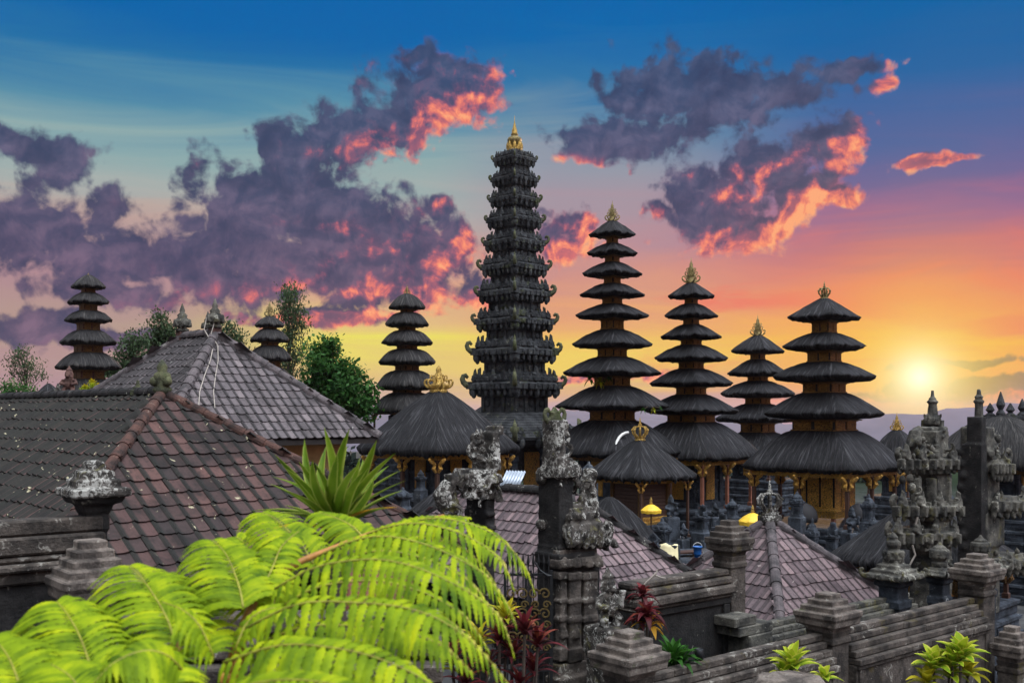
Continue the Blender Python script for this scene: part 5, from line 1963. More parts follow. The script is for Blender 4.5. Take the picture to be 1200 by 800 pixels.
def statue(label, px, py_top, py_bot, Y, mat='court_stone', ped=None, rz=0.0, group='guardian statues', remesh=.022):
    z1, z0 = hz(py_top, Y), hz(py_bot, Y)
    s = (z1 - z0) / 1.2
    x = hx(px, Y)
    zg = ground_z(x, Y) if ped is None else ped
    root = thing('guardian_statue', label, 'statue', (x, Y, zg), rz, group)
    mb = MB()
    figure(mb, 0, 0, z0 - zg, s, rnd)
    mb.build('figure', M[mat], root, remesh=remesh, disp=.02, dscale=.08)
    mb = MB()
    a = .28 * s
    h = z0 - zg
    mb.sq([(a * 1.3, -.1), (a * 1.3, h * .3), (a * 1.1, h * .32), (a * 1.1, h * .8), (a * 1.25, h * .82), (a * 1.25, h - .02), (a * 1.1, h + .02)], 0, 0, 0)
    mb.build('pedestal', M[mat], root, bevel=.015)


statue('lichen-spotted guardian statue holding a club beside the tall gate pillar and the red plant', 712, 664, 734, 12.75, 'lichen_stone', 1.6, radians(38), remesh=.014)
statue('dark crouching guardian on a block just right of the crown-topped thatched pavilion', 786, 578, 606, 29.0, rz=radians(20))
statue('guardian statue in front of the gilded shrine room of the broad pagoda', 998, 592, 624, 34.0, rz=radians(20))
statue('stone figure on the plinth between the seven-roofed pagoda and the yellow umbrella', 838, 588, 606, 32.0, rz=radians(10))
statue('small weathered figure left of the blue bucket', 801, 612, 632, 25.5, rz=radians(25))
statue('small reddish spired figure on the far roof ridge, left of the yellow-green shrub', 81, 428, 462, 30.0, 'brick', 5.5, group=None, remesh=.02)
statue('tiny grey figure at the left of the reddish spired figure', 68, 448, 464, 31.0, 'grey_stone', 5.5, group=None, remesh=.02)


def court_shrine(label, px, py_top, py_bot, Y, w, kind, rs):
    """small stone shrine: stepped foot, waisted body, cap with horns"""
    x = hx(px, Y)
    zg = ground_z(x, Y)
    root = thing('stone_shrine', label, 'shrine', (x, Y, zg), R45 + rs.uniform(-.1, .1), 'small stone shrines in the temple court')
    zt, zb = hz(py_top, Y) - zg, hz(py_bot, Y) - zg
    a = w / F * Y / sqrt(2) / 2
    H = zt - zb
    mb = MB()
    mb.sq([(a * 1.25, -.2), (a * 1.25, zb * .5), (a * 1.12, zb * .52), (a * 1.12, zb), (a * .9, zb + .03), (a * .78, zb + H * .12), (a * .72, zb + H * .14), (a * .72, zb + H * .42), (a * .85, zb + H * .45), (a * .85, zb + H * .5), (a, zb + H * .52), (a, zb + H * .6)])
    for k in range(4):
        t_ = k * pi / 2
        for q in (-.6, .6):
            xx, yy = a * .74, q * a * .8
            mb.box((xx * cos(t_) - yy * sin(t_), xx * sin(t_) + yy * cos(t_), zb + H * .28), (a * .12, a * .3, H * .3), t_)
        mb.antefix((cos(t_) * a * .95, sin(t_) * a * .95, zb + H * .58), t_, a * .5, 1.1)
    body = mb.build('body', M['court_stone'], root, bevel=.012)
    mb = MB()
    if kind == 'stupa':
        mb.lathe([(a * .9, zb + H * .6), (a * .95, zb + H * .64), (a * .7, zb + H * .68), (a * .85, zb + H * .74), (a * .55, zb + H * .83), (a * .25, zb + H * .86), (a * .3, zb + H * .89), (a * .1, zb + H * .95), (.01, zb + H)], 12)
    elif kind == 'throne':
        mb.box((a * .45, 0, zb + H * .8), (a * .25, a * 1.5, H * .4), 0, (1, .7))
        for q in (-.7, .7):
            mb.box((-a * .1, q * a, zb + H * .7), (a * 1.2, a * .2, H * .2))
            mb.horn((a * .45, q * a * .7, zb + H * .75), q / abs(q) * pi / 2, a * .6, 1.0)
        mb.antefix((a * .4, 0, zb + H * .9), pi, a * .6, 1.2)
    else:
        mb.sq([(a * .9, zb + H * .6), (a * .75, zb + H * .66), (a * .75, zb + H * .7), (a * .5, zb + H * .76), (a * .5, zb + H * .8), (a * .2, zb + H * .86), (a * .22, zb + H * .9), (.02, zb + H)])
        for k in range(4):
            t_ = k * pi / 2 + pi / 4
            mb.horn((cos(t_) * a, sin(t_) * a, zb + H * .58), t_, a * .6, 1.1)
    mb.build('cap', M['court_stone'], body, remesh=.025, disp=.015, dscale=.08)


rs = random.Random(5)
for (px, pt_, pb, Y, w, k, lab) in (
        (493, 549, 574, 28.0, 15, 'stupa', 'pale bell-topped stone shrine right of the spiky green plant'),
        (472, 570, 596, 25.5, 24, 'cap', 'carved stone shrine low behind the tips of the spiky green plant'),
        (776, 606, 640, 26.5, 26, 'cap', 'horned stone shrine below the carved tray of the small thatched pavilion'),
        (764, 626, 656, 23.5, 24, 'throne', 'low stone throne shrine beside the cream cloth'),
        (822, 592, 624, 30.5, 22, 'throne', 'throne-backed shrine at the foot of the seven-roofed pagoda'),
        (858, 584, 606, 33.0, 18, 'cap', 'small capped shrine by the salmon post of the seven-roofed pagoda'),
        (868, 606, 640, 27.0, 22, 'cap', 'stone shrine just left of the open yellow umbrella'),
        (845, 602, 640, 29.0, 24, 'throne', 'stone throne shrine behind the mossy capped pillar'),
        (934, 574, 606, 33.5, 20, 'stupa', 'bell-topped shrine left of the gilded tray of the broad pagoda'),
        (952, 606, 652, 29.0, 18, 'cap', 'narrow shrine post right of the white crown'),
        (975, 612, 650, 29.5, 20, 'throne', 'throne shrine below the gilded tray of the broad pagoda'),
        (1018, 578, 612, 35.0, 20, 'cap', 'capped shrine at the right end of the broad pagoda'),
        (1024, 604, 640, 31.0, 22, 'stupa', 'bell-topped shrine above the bare thatched slope'),
        (575, 538, 566, 33.0, 18, 'stupa', 'bell-topped shrine between the two lichen-crusted gate halves'),
        (690, 540, 566, 34.0, 20, 'cap', 'horned shrine just left of the small thatched pavilion'),
        (1112, 574, 604, 28.0, 20, 'cap', 'capped shrine seen between the two carved gate spires')):
    court_shrine(lab, px, pt_, pb, Y, w, k, rs)
# black fibre domes under the gilded room
for (px, lab) in ((944, 'left black fibre dome under the gilded shrine room'), (1006, 'right black fibre dome under the gilded shrine room')):
    Y = 36.0
    z = hz(611, Y)
    mb = MB()
    mb.lathe([(.40, 0), (.42, .18), (.38, .38), (.26, .54), (.12, .62), (.03, .66)], 16)
    tag(mb.build('fibre_dome', M['thatch'], None, smooth=True, loc=(hx(px, Y), Y, z)), lab, 'cover', 'black fibre domes')

# ------------------------------------------------------------------ small things in the court


def umbrella(label, px, py, Y, r, tilt=0.0):
    x, z = hx(px, Y), hz(py, Y)
    zg = ground_z(x, Y)
    root = thing('temple_umbrella', label, 'umbrella', (x, Y, zg), 0.3, 'yellow temple umbrellas')
    zt = z - zg
    n = 16
    vs, fs = [], []
    rings = ((.02, .0), (.35, -.10), (.7, -.26), (1.0, -.46))
    for rr, dz in rings:
        for k in range(n):
            t_ = 2 * pi * k / n
            q = r * rr * (1 if k % 2 == 0 else .95)
            vs.append((q * cos(t_), q * sin(t_), zt + dz * r * 1.3 + (.02 * r if k % 2 else 0) * rr))
    for rr, dz in ((1.02, -.52), (1.0, -.72), (.93, -.70), (.9, -.50)):
        for k in range(n):
            t_ = 2 * pi * k / n
            vs.append((r * rr * cos(t_), r * rr * sin(t_), zt + dz * r * 1.3 + (.05 * r if k % 2 else 0)))
    m = len(vs) // n
    for i in range(m - 1):
        for k in range(n):
            a, b_ = i * n + k, i * n + (k + 1) % n
            fs.append((a, b_, b_ + n, a + n))
    mb = MB()
    mb.add(vs, fs)
    mb.build('canopy', M['umbrella'], root)
    mb = MB()
    mb.tube([(0, 0, 0), (0, 0, zt - .05)], .02, 6)
    mb.build('pole', M['wood'], root)
    mb = MB()
    mb.lathe([(.03, zt - .02), (.05, zt + .03), (.03, zt + .07), (.04, zt + .1), (.005, zt + .2)], 8)
    mb.build('finial', M['gold'], root)


umbrella('open yellow umbrella with a fringed rim, left of the white crown', 882, 600, 26.5, .36)
umbrella('yellow umbrella beside the slatted wooden room of the small thatched pavilion', 763, 590, 30.5 - 2.2, .28)

# raised platform that carries the bucket, plank and cloth
PZ = hz(651, 24.0)
pg = ground_z(hx(800, 24.3), 24.3)
pf = thing('stone_platform', 'low stone platform holding the blue bucket and the plank table', 'platform', (hx(800, 24.35), 24.35, pg), 0.12)
mb = MB()
h_ = PZ - pg
mb.sq([(.98, -.2), (.98, h_ * .3), (.92, h_ * .32), (.92, h_ * .8), (.98, h_ * .82), (1.0, h_ - .08), (.96, h_ - .005)])
mb.build('base', M['court_stone'], pf, bevel=.015)
mb = MB()
mb.box((hx(780, 23.5) - hx(800, 24.35) + .02, -.70, h_ + .15), (.46, .22, .32), -.12)
mb.build('block', M['court_stone'], pf, bevel=.015)
Y = 23.5
mb = MB()
vs, fs = [], []
for i in range(9):
    for j in range(7):
        s, t_ = i / 8, j / 6
        vs.append((-.28 + .56 * s, -.10 * t_ + .03 * sin(9 * s) * (1 - t_ * .3) - .02, .36 - .40 * t_ + .03 * sin(14 * s + 1) * (t_ == 0) - .05 * s))
for i in range(8):
    for j in range(6):
        a = i * 7 + j
        fs.append((a, a + 1, a + 8, a + 7))
mb.add(vs, fs)
o = mb.build('cream_cloth', M['white_cloth'], None, smooth=True, loc=(hx(780, Y), Y, hz(654, Y)))
md = o.modifiers.new('thick', 'SOLIDIFY')
md.thickness = .012
tag(o, 'cream-yellow cloth hung over a block beyond the mauve roof corner', 'cloth')
bt = thing('low_table', 'low brown plank table beside the blue bucket', 'table', (hx(802, 24.0), 24.0, PZ), .3)
mb = MB()
mb.box((0, 0, .09), (.75, .36, .04))
mb.build('table_top', M['wood'], bt)
for sx in (-.32, .32):
    for sy in (-.14, .14):
        mb = MB()
        mb.box((sx, sy, .035), (.05, .05, .07))
        mb.build('leg', M['wood'], bt)
bk = thing('bucket', 'blue plastic bucket left of the mossy capped pillar', 'bucket', (hx(817.5, 23.7), 23.7, PZ), 0)
mb = MB()
mb.lathe([(.075, 0), (.10, .24), (.112, .245), (.112, .265), (.098, .265), (.09, .1), (.06, .02)], 16)
mb.build('pail', M['blue_plastic'], bk, smooth=True)
mb = MB()
mb.tube([(.105 * cos(t_), 0, .25 + .10 * sin(t_)) for t_ in [pi * k / 10 for k in range(11)]], .006, 5)
mb.build('handle', M['white_paint'], bk)

# white curved pipe on the tall pagoda's lowest roof
Y = 39.6
mb = MB()
mb.tube([at(*q, Y + d_) for q, d_ in (((722, 522), 0), ((723, 517), .1), ((725.5, 512.5), .2), ((729, 509), .3), ((733, 507), .4), ((736, 506.5), .5))], .055, 8)
tag(mb.build('curved_pipe', M['white_paint']), 'white curved pipe sticking out of the thatch left of the golden crown', 'pipe')
# pale sheet
sh = MB()
vs, fs = [], []
for i in range(25):
    for j in (0, 1):
        vs.append((-.2 + .4 * i / 24, .26 * j, .26 * j + .012 * cos(i * 1.7)))
fs = [(2 * i, 2 * i + 2, 2 * i + 3, 2 * i + 1) for i in range(24)]
sh.add(vs, fs)
o = sh.build('corrugated_sheet', M['clear_sheet'], None, smooth=True, loc=at(597, 569, 18.6), rz=-.5)
md = o.modifiers.new('thick', 'SOLIDIFY')
md.thickness = .008
tag(o, 'pale blue-grey corrugated sheet between the two lichen-crusted gate halves', 'sheet')
# pale vine hanging from the carved gate
mb = MB()
mb.tube([at(*q, 18.9) for q in ((1069, 597), (1073, 600), (1075, 606), (1073, 614), (1070, 624), (1068.5, 636), (1071, 645), (1072.5, 650), (1069, 656), (1066, 662))], .018, 5)
tag(mb.build('hanging_root', M['rope']), 'pale crooked root hanging down from the mossy carved gate', 'root')
mb = MB()
mb.tube([at(*q, 13.4) for q in ((747, 698), (751, 690), (757, 682), (764, 676), (769, 671), (771, 666))], [.012, .013, .012, .014, .015, .006], 5)
mb.tube([at(*q, 13.4) for q in ((767, 673), (774, 676), (780, 677))], [.012, .01, .006], 5)
tag(mb.build('dry_twig', M['rope']), 'pale forked dry twig leaning on the dark panelled wall', 'twig')
mb = MB()
mb.lathe([(.05, 0), (.055, .13), (.045, .135), (.04, .02)], 12)
tag(mb.build('black_cup', M['iron'], None, smooth=True, loc=at(819, 772.5, 12.35)), 'small black cup-shaped fitting on the wall ledge', 'fitting')
mb = MB()
mb.lathe([(.50, -1.9), (.46, -.8), (.40, -.2), (.36, -.03), (.28, .06), (.1, .085)], 14, flat=.9)
o = mb.build('boulder', M['cap_stone'], None, smooth=True, loc=at(924, 800, 9.4), remesh=.02, disp=.06, dscale=.2)
tag(o, 'flat-topped grey boulder at the bottom edge below the lime plant', 'rock')

# ------------------------------------------------------------------ iron gate
ig = thing('iron_gate', 'black iron gate leaf with gilt scrolls beside the tall gate pillar', 'gate', (hx(646, 12.35), 12.35, 2.0), 0)
u = 12.35 / F
W = 54 * u
zt = hz(668, 12.35) - 2.0
mb = MB()
for x in (0, -W * .45, -W * .55, -W):
    mb.box((x, 0, zt / 2), (.035, .035, zt))
for z in (zt - .05, zt - .98, zt - 1.2, .1):
    mb.box((-W / 2, 0, z), (W, .025, .03))
mb.build('frame', M['iron'], ig)
for i in range(9):
    x = -W * (i + .5) / 9
    mb = MB()
    mb.tube([(x, 0, .1), (x, 0, zt + .06 + .05 * (i % 2))], .008, 5)
    mb.lathe([(.008, zt + .05), (.018, zt + .1), (.004, zt + .2)], 6, (x, 0))
    mb.build('bar', M['iron'], ig)


def scroll(mb, x, z, s, flip=1):
    pts = [(x + flip * s * (1 - t_ / 9.5) * cos(t_), -.02, z + s * (1 - t_ / 9.5) * sin(t_)) for t_ in [k * .5 for k in range(17)]]
    mb.tube(pts, .011, 5)


for zz in (zt - .28, zt - .52, zt - .80):
    for k in range(4):
        mb = MB()
        x = -W * (.14 + .24 * k)
        scroll(mb, x, zz, .075, 1 if k % 2 else -1)
        scroll(mb, x + .02, zz - .13, .05, -1 if k % 2 else 1)
        mb.build('scroll', M['iron_gold'], ig)
mb = MB()
mb.tube([(-W * .35, -.03, zt + .10), (-W * .25, -.03, zt + .01), (-W * .1, -.03, zt - .05), (0, -.03, zt - .06)], .012, 6)
mb.build('top_rail', M['iron'], ig)

# rusty sheet behind the fern
sh = MB()
vs, fs = [], []
for i in range(41):
    for j in (0, 1):
        vs.append((-.26 + .52 * i / 40, .40 * j, .22 * j + .016 * cos(i * 1.5)))
fs = [(2 * i, 2 * i + 2, 2 * i + 3, 2 * i + 1) for i in range(40)]
sh.add(vs, fs)
o = sh.build('rusty_sheet', M['rust'], None, smooth=True, loc=at(438, 712, 6.6), rz=.12)
md = o.modifiers.new('thick', 'SOLIDIFY')
md.thickness = .006
tag(o, 'rust-red corrugated sheet half hidden behind the fern fronds', 'sheet')

# ------------------------------------------------------------------ fern


def bez(pts, n):
    """smooth curve through photo/depth points, returned as n+1 world points"""
    P_ = [at(*q) for q in pts]
    out = []
    m_ = len(P_) - 1
    for i in range(n + 1):
        t_ = i / n * m_
        k = min(int(t_), m_ - 1)
        f_ = t_ - k
        p0 = P_[max(k - 1, 0)]
        p1, p2 = P_[k], P_[k + 1]
        p3 = P_[min(k + 2, m_)]
        out.append(0.5 * ((2 * p1) + (p2 - p0) * f_ + (2 * p0 - 5 * p1 + 4 * p2 - p3) * f_ ** 2 + (3 * p1 - p0 - 3 * p2 + p3) * f_ ** 3))
    return out


def leaflet(mb, base, d, side, length, width, droop, rs, seg=8):
    """one fern leaflet: narrow toothed blade curving down from the rib"""
    d = Vector(d).normalized()
    side = Vector(side).normalized()
    up = side.cross(d)
    if up.z < 0:
        up = -up
    vs, fs = [], []
    tw = rs.uniform(-.25, .25)
    for i in range(seg * 2 + 1):
        s = i / (seg * 2)
        p = base + d * (length * s * (1 - .18 * s)) + Vector((0, 0, -droop * s ** 1.8))
        w = width * (0.32 + 0.68 * min(1, s * 5)) * (1 - s ** 2.2) * .5 + .0012
        if i % 2:
            w *= .66
        sd = (side + up * (tw * s)).normalized()
        vs += [p - sd * w - up * (w * .35), p + up * (w * .12), p + sd * w - up * (w * .35)]
    for i in range(seg * 2):
        a = i * 3
        fs += [(a, a + 1, a + 4, a + 3), (a + 1, a + 2, a + 5, a + 4)]
    mb.add(vs, fs)


def frond(parent, pts, n, length, width, droop, rs, out=(0, -1, 0), r=.0045, name='pinna', up_frac=.75, lean=.35, taper=(.35, .9), leafmat='fern', both=True):
    """a rib with two rows of leaflets; length in metres"""
    if width >= .024:
        n = int(n * 1.18)
        width *= 1.1
    C_ = bez(pts, n)
    rib = MB()
    rib.tube(C_[::2] + ([C_[-1]] if (len(C_) - 1) % 2 else []), [r * (1 - .7 * i / (len(C_) // 2 + 1)) for i in range(len(C_[::2] + ([C_[-1]] if (len(C_) - 1) % 2 else [])))], 5)
    lm = MB()
    for i in range(n):
        p = C_[i]
        t_ = (C_[i + 1] - C_[i]).normalized()
        s = i / n
        k = min(1, taper[0] + s * 5) * (1 - max(0, (s - .45) / .55) ** 1.7 * taper[1])
        o = Vector(out)
        o = (o - t_ * o.dot(t_)).normalized()
        for q in ((1, -1) if both else (1,)):
            d = o * q + t_ * (lean + rs.uniform(-.06, .06)) + Vector((0, 0, .25 if q > 0 else .45)) + Vector((rs.uniform(-.05, .05), rs.uniform(-.05, .05), rs.uniform(-.05, .05)))
            L = length * k * rs.uniform(.9, 1.08) * (1 if q > 0 else up_frac)
            leaflet(lm, p, d, t_, L, width * (.6 + .4 * k), droop * L * rs.uniform(.85, 1.15) * (1.0 if q > 0 else .8), rs)
    pin = lm.build(name, M[leafmat], parent, smooth=True)
    rib.build('midrib', M['midrib'], pin, smooth=True)


rs = random.Random(33)
FX, FY = hx(235, 3.3), 3.5
fern = thing('tree_fern', 'large lime-green tree fern spreading its fronds across the lower left', 'fern', (0, 0, 0))
mb = MB()
mb.tube([(FX, FY, 1.6), (FX + .02, FY, 2.6), (FX - .01, FY + .01, 3.6), (FX, FY, 4.55)], [.11, .09, .085, .07], 9)
mb.build('trunk', M['bark'], fern)
mb = MB()
base = Vector((FX, FY, 4.5))
for tgt in ((285, 745, 3.2), (203, 745, 3.2), (113, 800, 2.9), (265, 792, 2.8)):
    e_ = at(*tgt)
    mb.tube([base, base.lerp(e_, .5) + Vector((0, 0, .05)), e_], [.028, .02, .014], 7)
mb.tube(bez([(262, 800, 3.3), (300, 700, 3.4), (340, 664, 3.55), (396, 640, 3.75), (456, 618, 3.95), (520, 604, 4.15)], 20), [.017 - .0005 * i for i in range(21)], 7)
mb.build('stalk', M['rachis'], fern, smooth=True)
# pinnae arching to the right
frond(fern, [(262, 776, 2.85), (320, 757, 2.75), (368, 756, 2.7), (428, 766, 2.65), (484, 788, 2.6), (520, 812, 2.6)], 22, .175, .034, .75, rs, out=(.2, -1, -.25), lean=.25)
frond(fern, [(290, 735, 3.05), (350, 707, 2.95), (420, 706, 2.9), (476, 712, 2.85), (520, 728, 2.8), (560, 758, 2.8), (600, 806, 2.8)], 27, .155, .030, .75, rs, out=(.2, -1, -.2), lean=.25)
frond(fern, [(322, 690, 3.3), (370, 664, 3.25), (432, 655, 3.2), (476, 661, 3.15), (516, 676, 3.1), (556, 698, 3.1), (588, 726, 3.1), (603, 770, 3.1)], 29, .145, .028, .75, rs, out=(.2, -1, -.2), lean=.25)
frond(fern, [(372, 652, 3.6), (412, 634, 3.55), (452, 628, 3.5), (500, 638, 3.45), (540, 656, 3.4), (572, 676, 3.4), (594, 706, 3.4), (606, 735, 3.4)], 28, .125, .026, .75, rs, out=(.2, -1, -.2), lean=.25)
frond(fern, [(430, 626, 3.85), (456, 617, 3.8), (490, 613, 3.75), (532, 622, 3.7), (568, 640, 3.7), (592, 664, 3.65), (603, 692, 3.65)], 26, .12, .025, .75, rs, out=(.2, -1, -.2), lean=.25)
frond(fern, [(470, 613, 4.05), (508, 607, 4.0), (540, 611, 3.95), (570, 621, 3.95), (596, 640, 3.9), (616, 664, 3.9), (627, 695, 3.9)], 26, .12, .025, .8, rs, out=(.2, -1, -.2), lean=.25)
# a second, lower layer fills the gaps
for k_, (pp, n_, L_, w_) in enumerate((
        ([(262, 806, 3.0), (320, 786, 2.95), (368, 785, 2.9), (428, 795, 2.85), (484, 815, 2.8)], 20, .165, .032),
        ([(290, 762, 3.2), (350, 735, 3.12), (420, 733, 3.08), (476, 740, 3.02), (520, 757, 3.0), (556, 790, 3.0)], 25, .15, .030),
        ([(322, 716, 3.45), (370, 688, 3.4), (432, 680, 3.36), (476, 687, 3.32), (516, 703, 3.28), (550, 727, 3.26), (575, 765, 3.26)], 27, .14, .028),
        ([(372, 674, 3.75), (412, 652, 3.7), (452, 645, 3.66), (500, 655, 3.62), (540, 674, 3.58), (566, 698, 3.56), (580, 730, 3.56)], 27, .125, .026),
        ([(430, 644, 4.0), (456, 632, 3.98), (490, 628, 3.94), (532, 638, 3.9), (560, 656, 3.88), (582, 684, 3.86)], 24, .12, .025))):
    frond(fern, pp, n_, L_, w_, .75, rs, out=(.25, -1, -.2), lean=.25)
for pp in ([(150, 815, 2.9), (146, 790, 3.0), (136, 762, 3.1), (120, 735, 3.2), (104, 716, 3.25)], [(242, 768, 3.2), (236, 742, 3.3), (224, 716, 3.4), (206, 690, 3.5), (192, 676, 3.55)],
           [(322, 712, 3.5), (318, 690, 3.55), (306, 664, 3.65), (292, 640, 3.75), (276, 628, 3.8)], [(70, 845, 2.7), (60, 806, 2.8), (46, 776, 2.9), (28, 750, 3.0), (14, 738, 3.05)],
           [(180, 815, 2.6), (178, 792, 2.65), (170, 772, 2.75), (158, 756, 2.8)], [(100, 830, 2.45), (92, 806, 2.5), (80, 790, 2.55), (60, 778, 2.6)]):
    frond(fern, pp, 32, .25, .0225, .66, rs, out=(-1, -.18, .05), up_frac=.85, lean=.42, taper=(.8, .6))
# short pinnae near the tip and along the stalk
frond(fern, [(396, 640, 3.7), (440, 622, 3.9), (480, 608, 4.05), (520, 604, 4.15), (552, 606, 4.2)], 22, .11, .024, .6, rs, out=(.1, -1, .1), lean=.3)
frond(fern, [(300, 702, 3.35), (318, 668, 3.45), (330, 640, 3.6), (350, 622, 3.7)], 16, .15, .028, .6, rs, out=(-1, -.3, .2), lean=.3)
# fronds arching to the left: spine up the middle, leaflets falling to both sides
def side_frond(spine, n, L, w, dr, sl=1.0):
    frond(fern, spine, n, L, w, dr, rs, out=(-1, -.18, .12), up_frac=.85 * sl, lean=.42, taper=(.8, .6))


side_frond([(112, 812, 2.75), (104, 775, 2.85), (92, 742, 2.95), (78, 718, 3.05), (66, 704, 3.1)], 34, .27, .0225, .62)
side_frond([(205, 752, 3.0), (196, 725, 3.1), (181, 698, 3.2), (165, 676, 3.3), (150, 662, 3.4)], 34, .28, .0225, .62)
side_frond([(285, 712, 3.3), (281, 690, 3.35), (272, 664, 3.45), (262, 645, 3.55), (248, 632, 3.65)], 31, .27, .0225, .60)
side_frond([(368, 662, 3.7), (352, 636, 3.75), (336, 620, 3.8), (320, 606, 3.9), (306, 600, 3.95)], 28, .22, .0225, .60)
side_frond([(430, 634, 3.95), (412, 616, 4.0), (392, 606, 4.05), (372, 600, 4.1)], 26, .17, .0225, .60)
side_frond([(30, 842, 2.5), (22, 800, 2.6), (8, 766, 2.7), (-10, 745, 2.8)], 28, .26, .0225, .62)
# loose lower fronds filling the base
frond(fern, [(225, 800, 2.7), (200, 770, 2.65), (170, 762, 2.6), (135, 775, 2.55), (110, 800, 2.5)], 20, .16, .03, .7, rs, out=(0, -1, -.2), lean=.2)
frond(fern, [(250, 770, 2.95), (235, 735, 2.95), (215, 715, 2.95), (190, 705, 2.9)], 15, .16, .03, .7, rs, out=(.2, -1, -.1), lean=.2)
frond(fern, [(262, 812, 2.45), (300, 800, 2.4), (350, 796, 2.35), (410, 806, 2.3), (450, 830, 2.3)], 20, .16, .032, .8, rs, out=(.1, -1, -.25), lean=.25)
frond(fern, [(276, 760, 3.15), (292, 726, 3.2), (322, 712, 3.2), (350, 728, 3.15), (362, 765, 3.1)], 18, .13, .028, .7, rs, out=(.6, -1, -.1), lean=.2)

# ------------------------------------------------------------------ spiky plant and other foreground plants
rs = random.Random(4)
Y = 5.2
yc = thing('spiky_plant', 'spiky sword-leaved green plant rising behind the fern', 'plant', (0, 0, 0))
b0 = at(392, 622, Y)
mb = MB()
mb.tube([(b0.x, b0.y, 1.9), (b0.x + .03, b0.y, 3.5), (b0.x, b0.y, b0.z + .03)], [.07, .06, .05], 8)
mb.build('stem', M['bark'], yc)
tips = [(379, 498, 0, 30), (384, 520, .2, 26), (411, 500, -.1, 30), (441, 513, -.15, 28), (464, 528, -.1, 24), (477, 560, -.2, 22), (456, 543, .25, 24), (358, 512, .2, 26), (350, 538, -.25, 26), (322, 530, -.05, 28), (340, 552, .3, 26),
        (334, 572, -.3, 28), (396, 530, -.35, 28), (424, 540, -.4, 26), (300, 602, -.2, 22), (290, 597, .1, 20), (368, 536, -.4, 24), (408, 520, .35, 26), (472, 572, .1, 20), (436, 560, -.5, 24), (318, 556, .4, 24), (452, 592, -.4, 22), (347, 594, -.5, 24), (430, 590, .5, 20)]
tips += [(392 + 88 * sin(k * 2.4) * (.5 + .5 * rs.random()), 598 - 84 * abs(cos(k * 1.1)) * (.6 + .4 * rs.random()), rs.uniform(-.5, .4), rs.uniform(18, 28)) for k in range(16)]
for (px, py, dy, w) in tips:
    mb = MB()
    e_ = at(px, py, Y + dy)
    bb = b0 + Vector((rs.uniform(-.03, .03), rs.uniform(-.03, .03), rs.uniform(-.02, .03)))
    L = (e_ - bb).length
    flat_ = abs(e_.x - bb.x) / max(L, .01)
    mb.blade(bb, e_ + Vector((0, 0, .10 * flat_ * L)), w * 1.02 / F * Y * .50, droop=.10 * flat_ * L + .01, seg=9, fold=rs.uniform(.15, .45), shape='sword', wave=rs.uniform(-.05, .05), side=Vector((1, .25 * rs.uniform(-1, 1), 0)) if flat_ < .75 else None)
    mb.build('leaf', M['sword_leaf'], yc, smooth=True)
for (px, py, dy) in ((466, 582, -.35), (306, 612, -.3)):
    mb = MB()
    mb.blade(b0, at(px, py, Y + dy), .06, droop=.05, seg=8, shape='sword')
    mb.build('leaf', M['dry_leaf'], yc, smooth=True)


def rosette(mb, c, n, L, w, rs, up=.5, droop=.4, shape='lance', seg=6):
    for i in range(n):
        a = i * 2.39996 + rs.uniform(-.2, .2)
        s = i / n
        el = up + (1.25 - up) * s
        d = Vector((cos(a) * cos(el), sin(a) * cos(el), sin(el)))
        l_ = L * rs.uniform(.8, 1.1) * (1 - .25 * s)
        base = Vector(c) + Vector((0, 0, .25 * L * s))
        mb.blade(base, base + d * l_, w * rs.uniform(.8, 1.1), droop=droop * l_ * (1 - s * .7), seg=seg, shape=shape)


def plant(name, label, px, py, Y, heads, mat, cat='plant', stem_to=None, extra=None):
    """heads: (dx px, dy px, n, leaf px, width px, up, droop)"""
    rs = random.Random(int(px * 7 + py))
    o = thing(name, label, cat, (0, 0, 0))
    b0 = at(px, py, Y)
    zg = ground_z(b0.x, Y) if stem_to is None else stem_to
    for (dx, dy, n, L, w, up, dr, mm) in heads:
        c = at(px + dx, py + dy, Y + rs.uniform(-.1, .1))
        mb = MB()
        rosette(mb, c, n, L / F * Y, w / F * Y, rs, up, dr)
        mb.build('leaf_rosette', M[mm or mat], o, smooth=True)
        mb = MB()
        mb.tube([(b0.x + (c.x - b0.x) * .3, b0.y, zg), (c.x - (c.x - b0.x) * .2, c.y, (c.z + zg) / 2), (c.x, c.y, c.z + .02)], [.022, .018, .014], 6)
        mb.build('stem', M['bark'], o)
    return o


plant('red_cordyline', 'red and orange cordyline beside the guardian statue', 756, 760, 12.6, [(-3, -58, 16, 24, 7, .0, .5, None), (2, -36, 20, 28, 8, -.2, .5, None), (6, -24, 10, 26, 8, -.4, .5, 'dry_leaf'), (-6, -28, 14, 25, 7, .1, .5, None)], 'red_leaf')
plant('croton_bush', 'dark red croton bush with yellow leaves below the iron gate', 590, 830, 8.6, [(dx, dy, 18, 38, 7, .3, .3, mm) for dx, dy, mm in ((-20, -40, None), (10, -55, None), (35, -40, None), (-5, -75, None), (20, -20, None), (-45, -25, None), (-60, -50, None), (40, -70, None), (2, -100, 'gold_leaf'), (-85, -40, 'gold_leaf'), (-30, -70, 'gold_leaf'), (25, -85, None))], 'red_leaf')
plant('grass_clump', 'clump of dark green blades at the foot of the panelled wall', 788, 790, 12.3, [(0, -8, 34, 44, 7, .5, .35, None), (-8, -4, 20, 36, 6, .3, .4, None), (10, -6, 20, 38, 6, .3, .4, None)], 'grass_leaf')
plant('lime_dracaena', 'lime green dracaena with two leaf heads at the bottom, behind the boulder', 928, 800, 10.6, [(0, -14, 18, 38, 13, .35, .2, None), (-8, -4, 14, 30, 12, .1, .3, None)], 'lime_leaf')
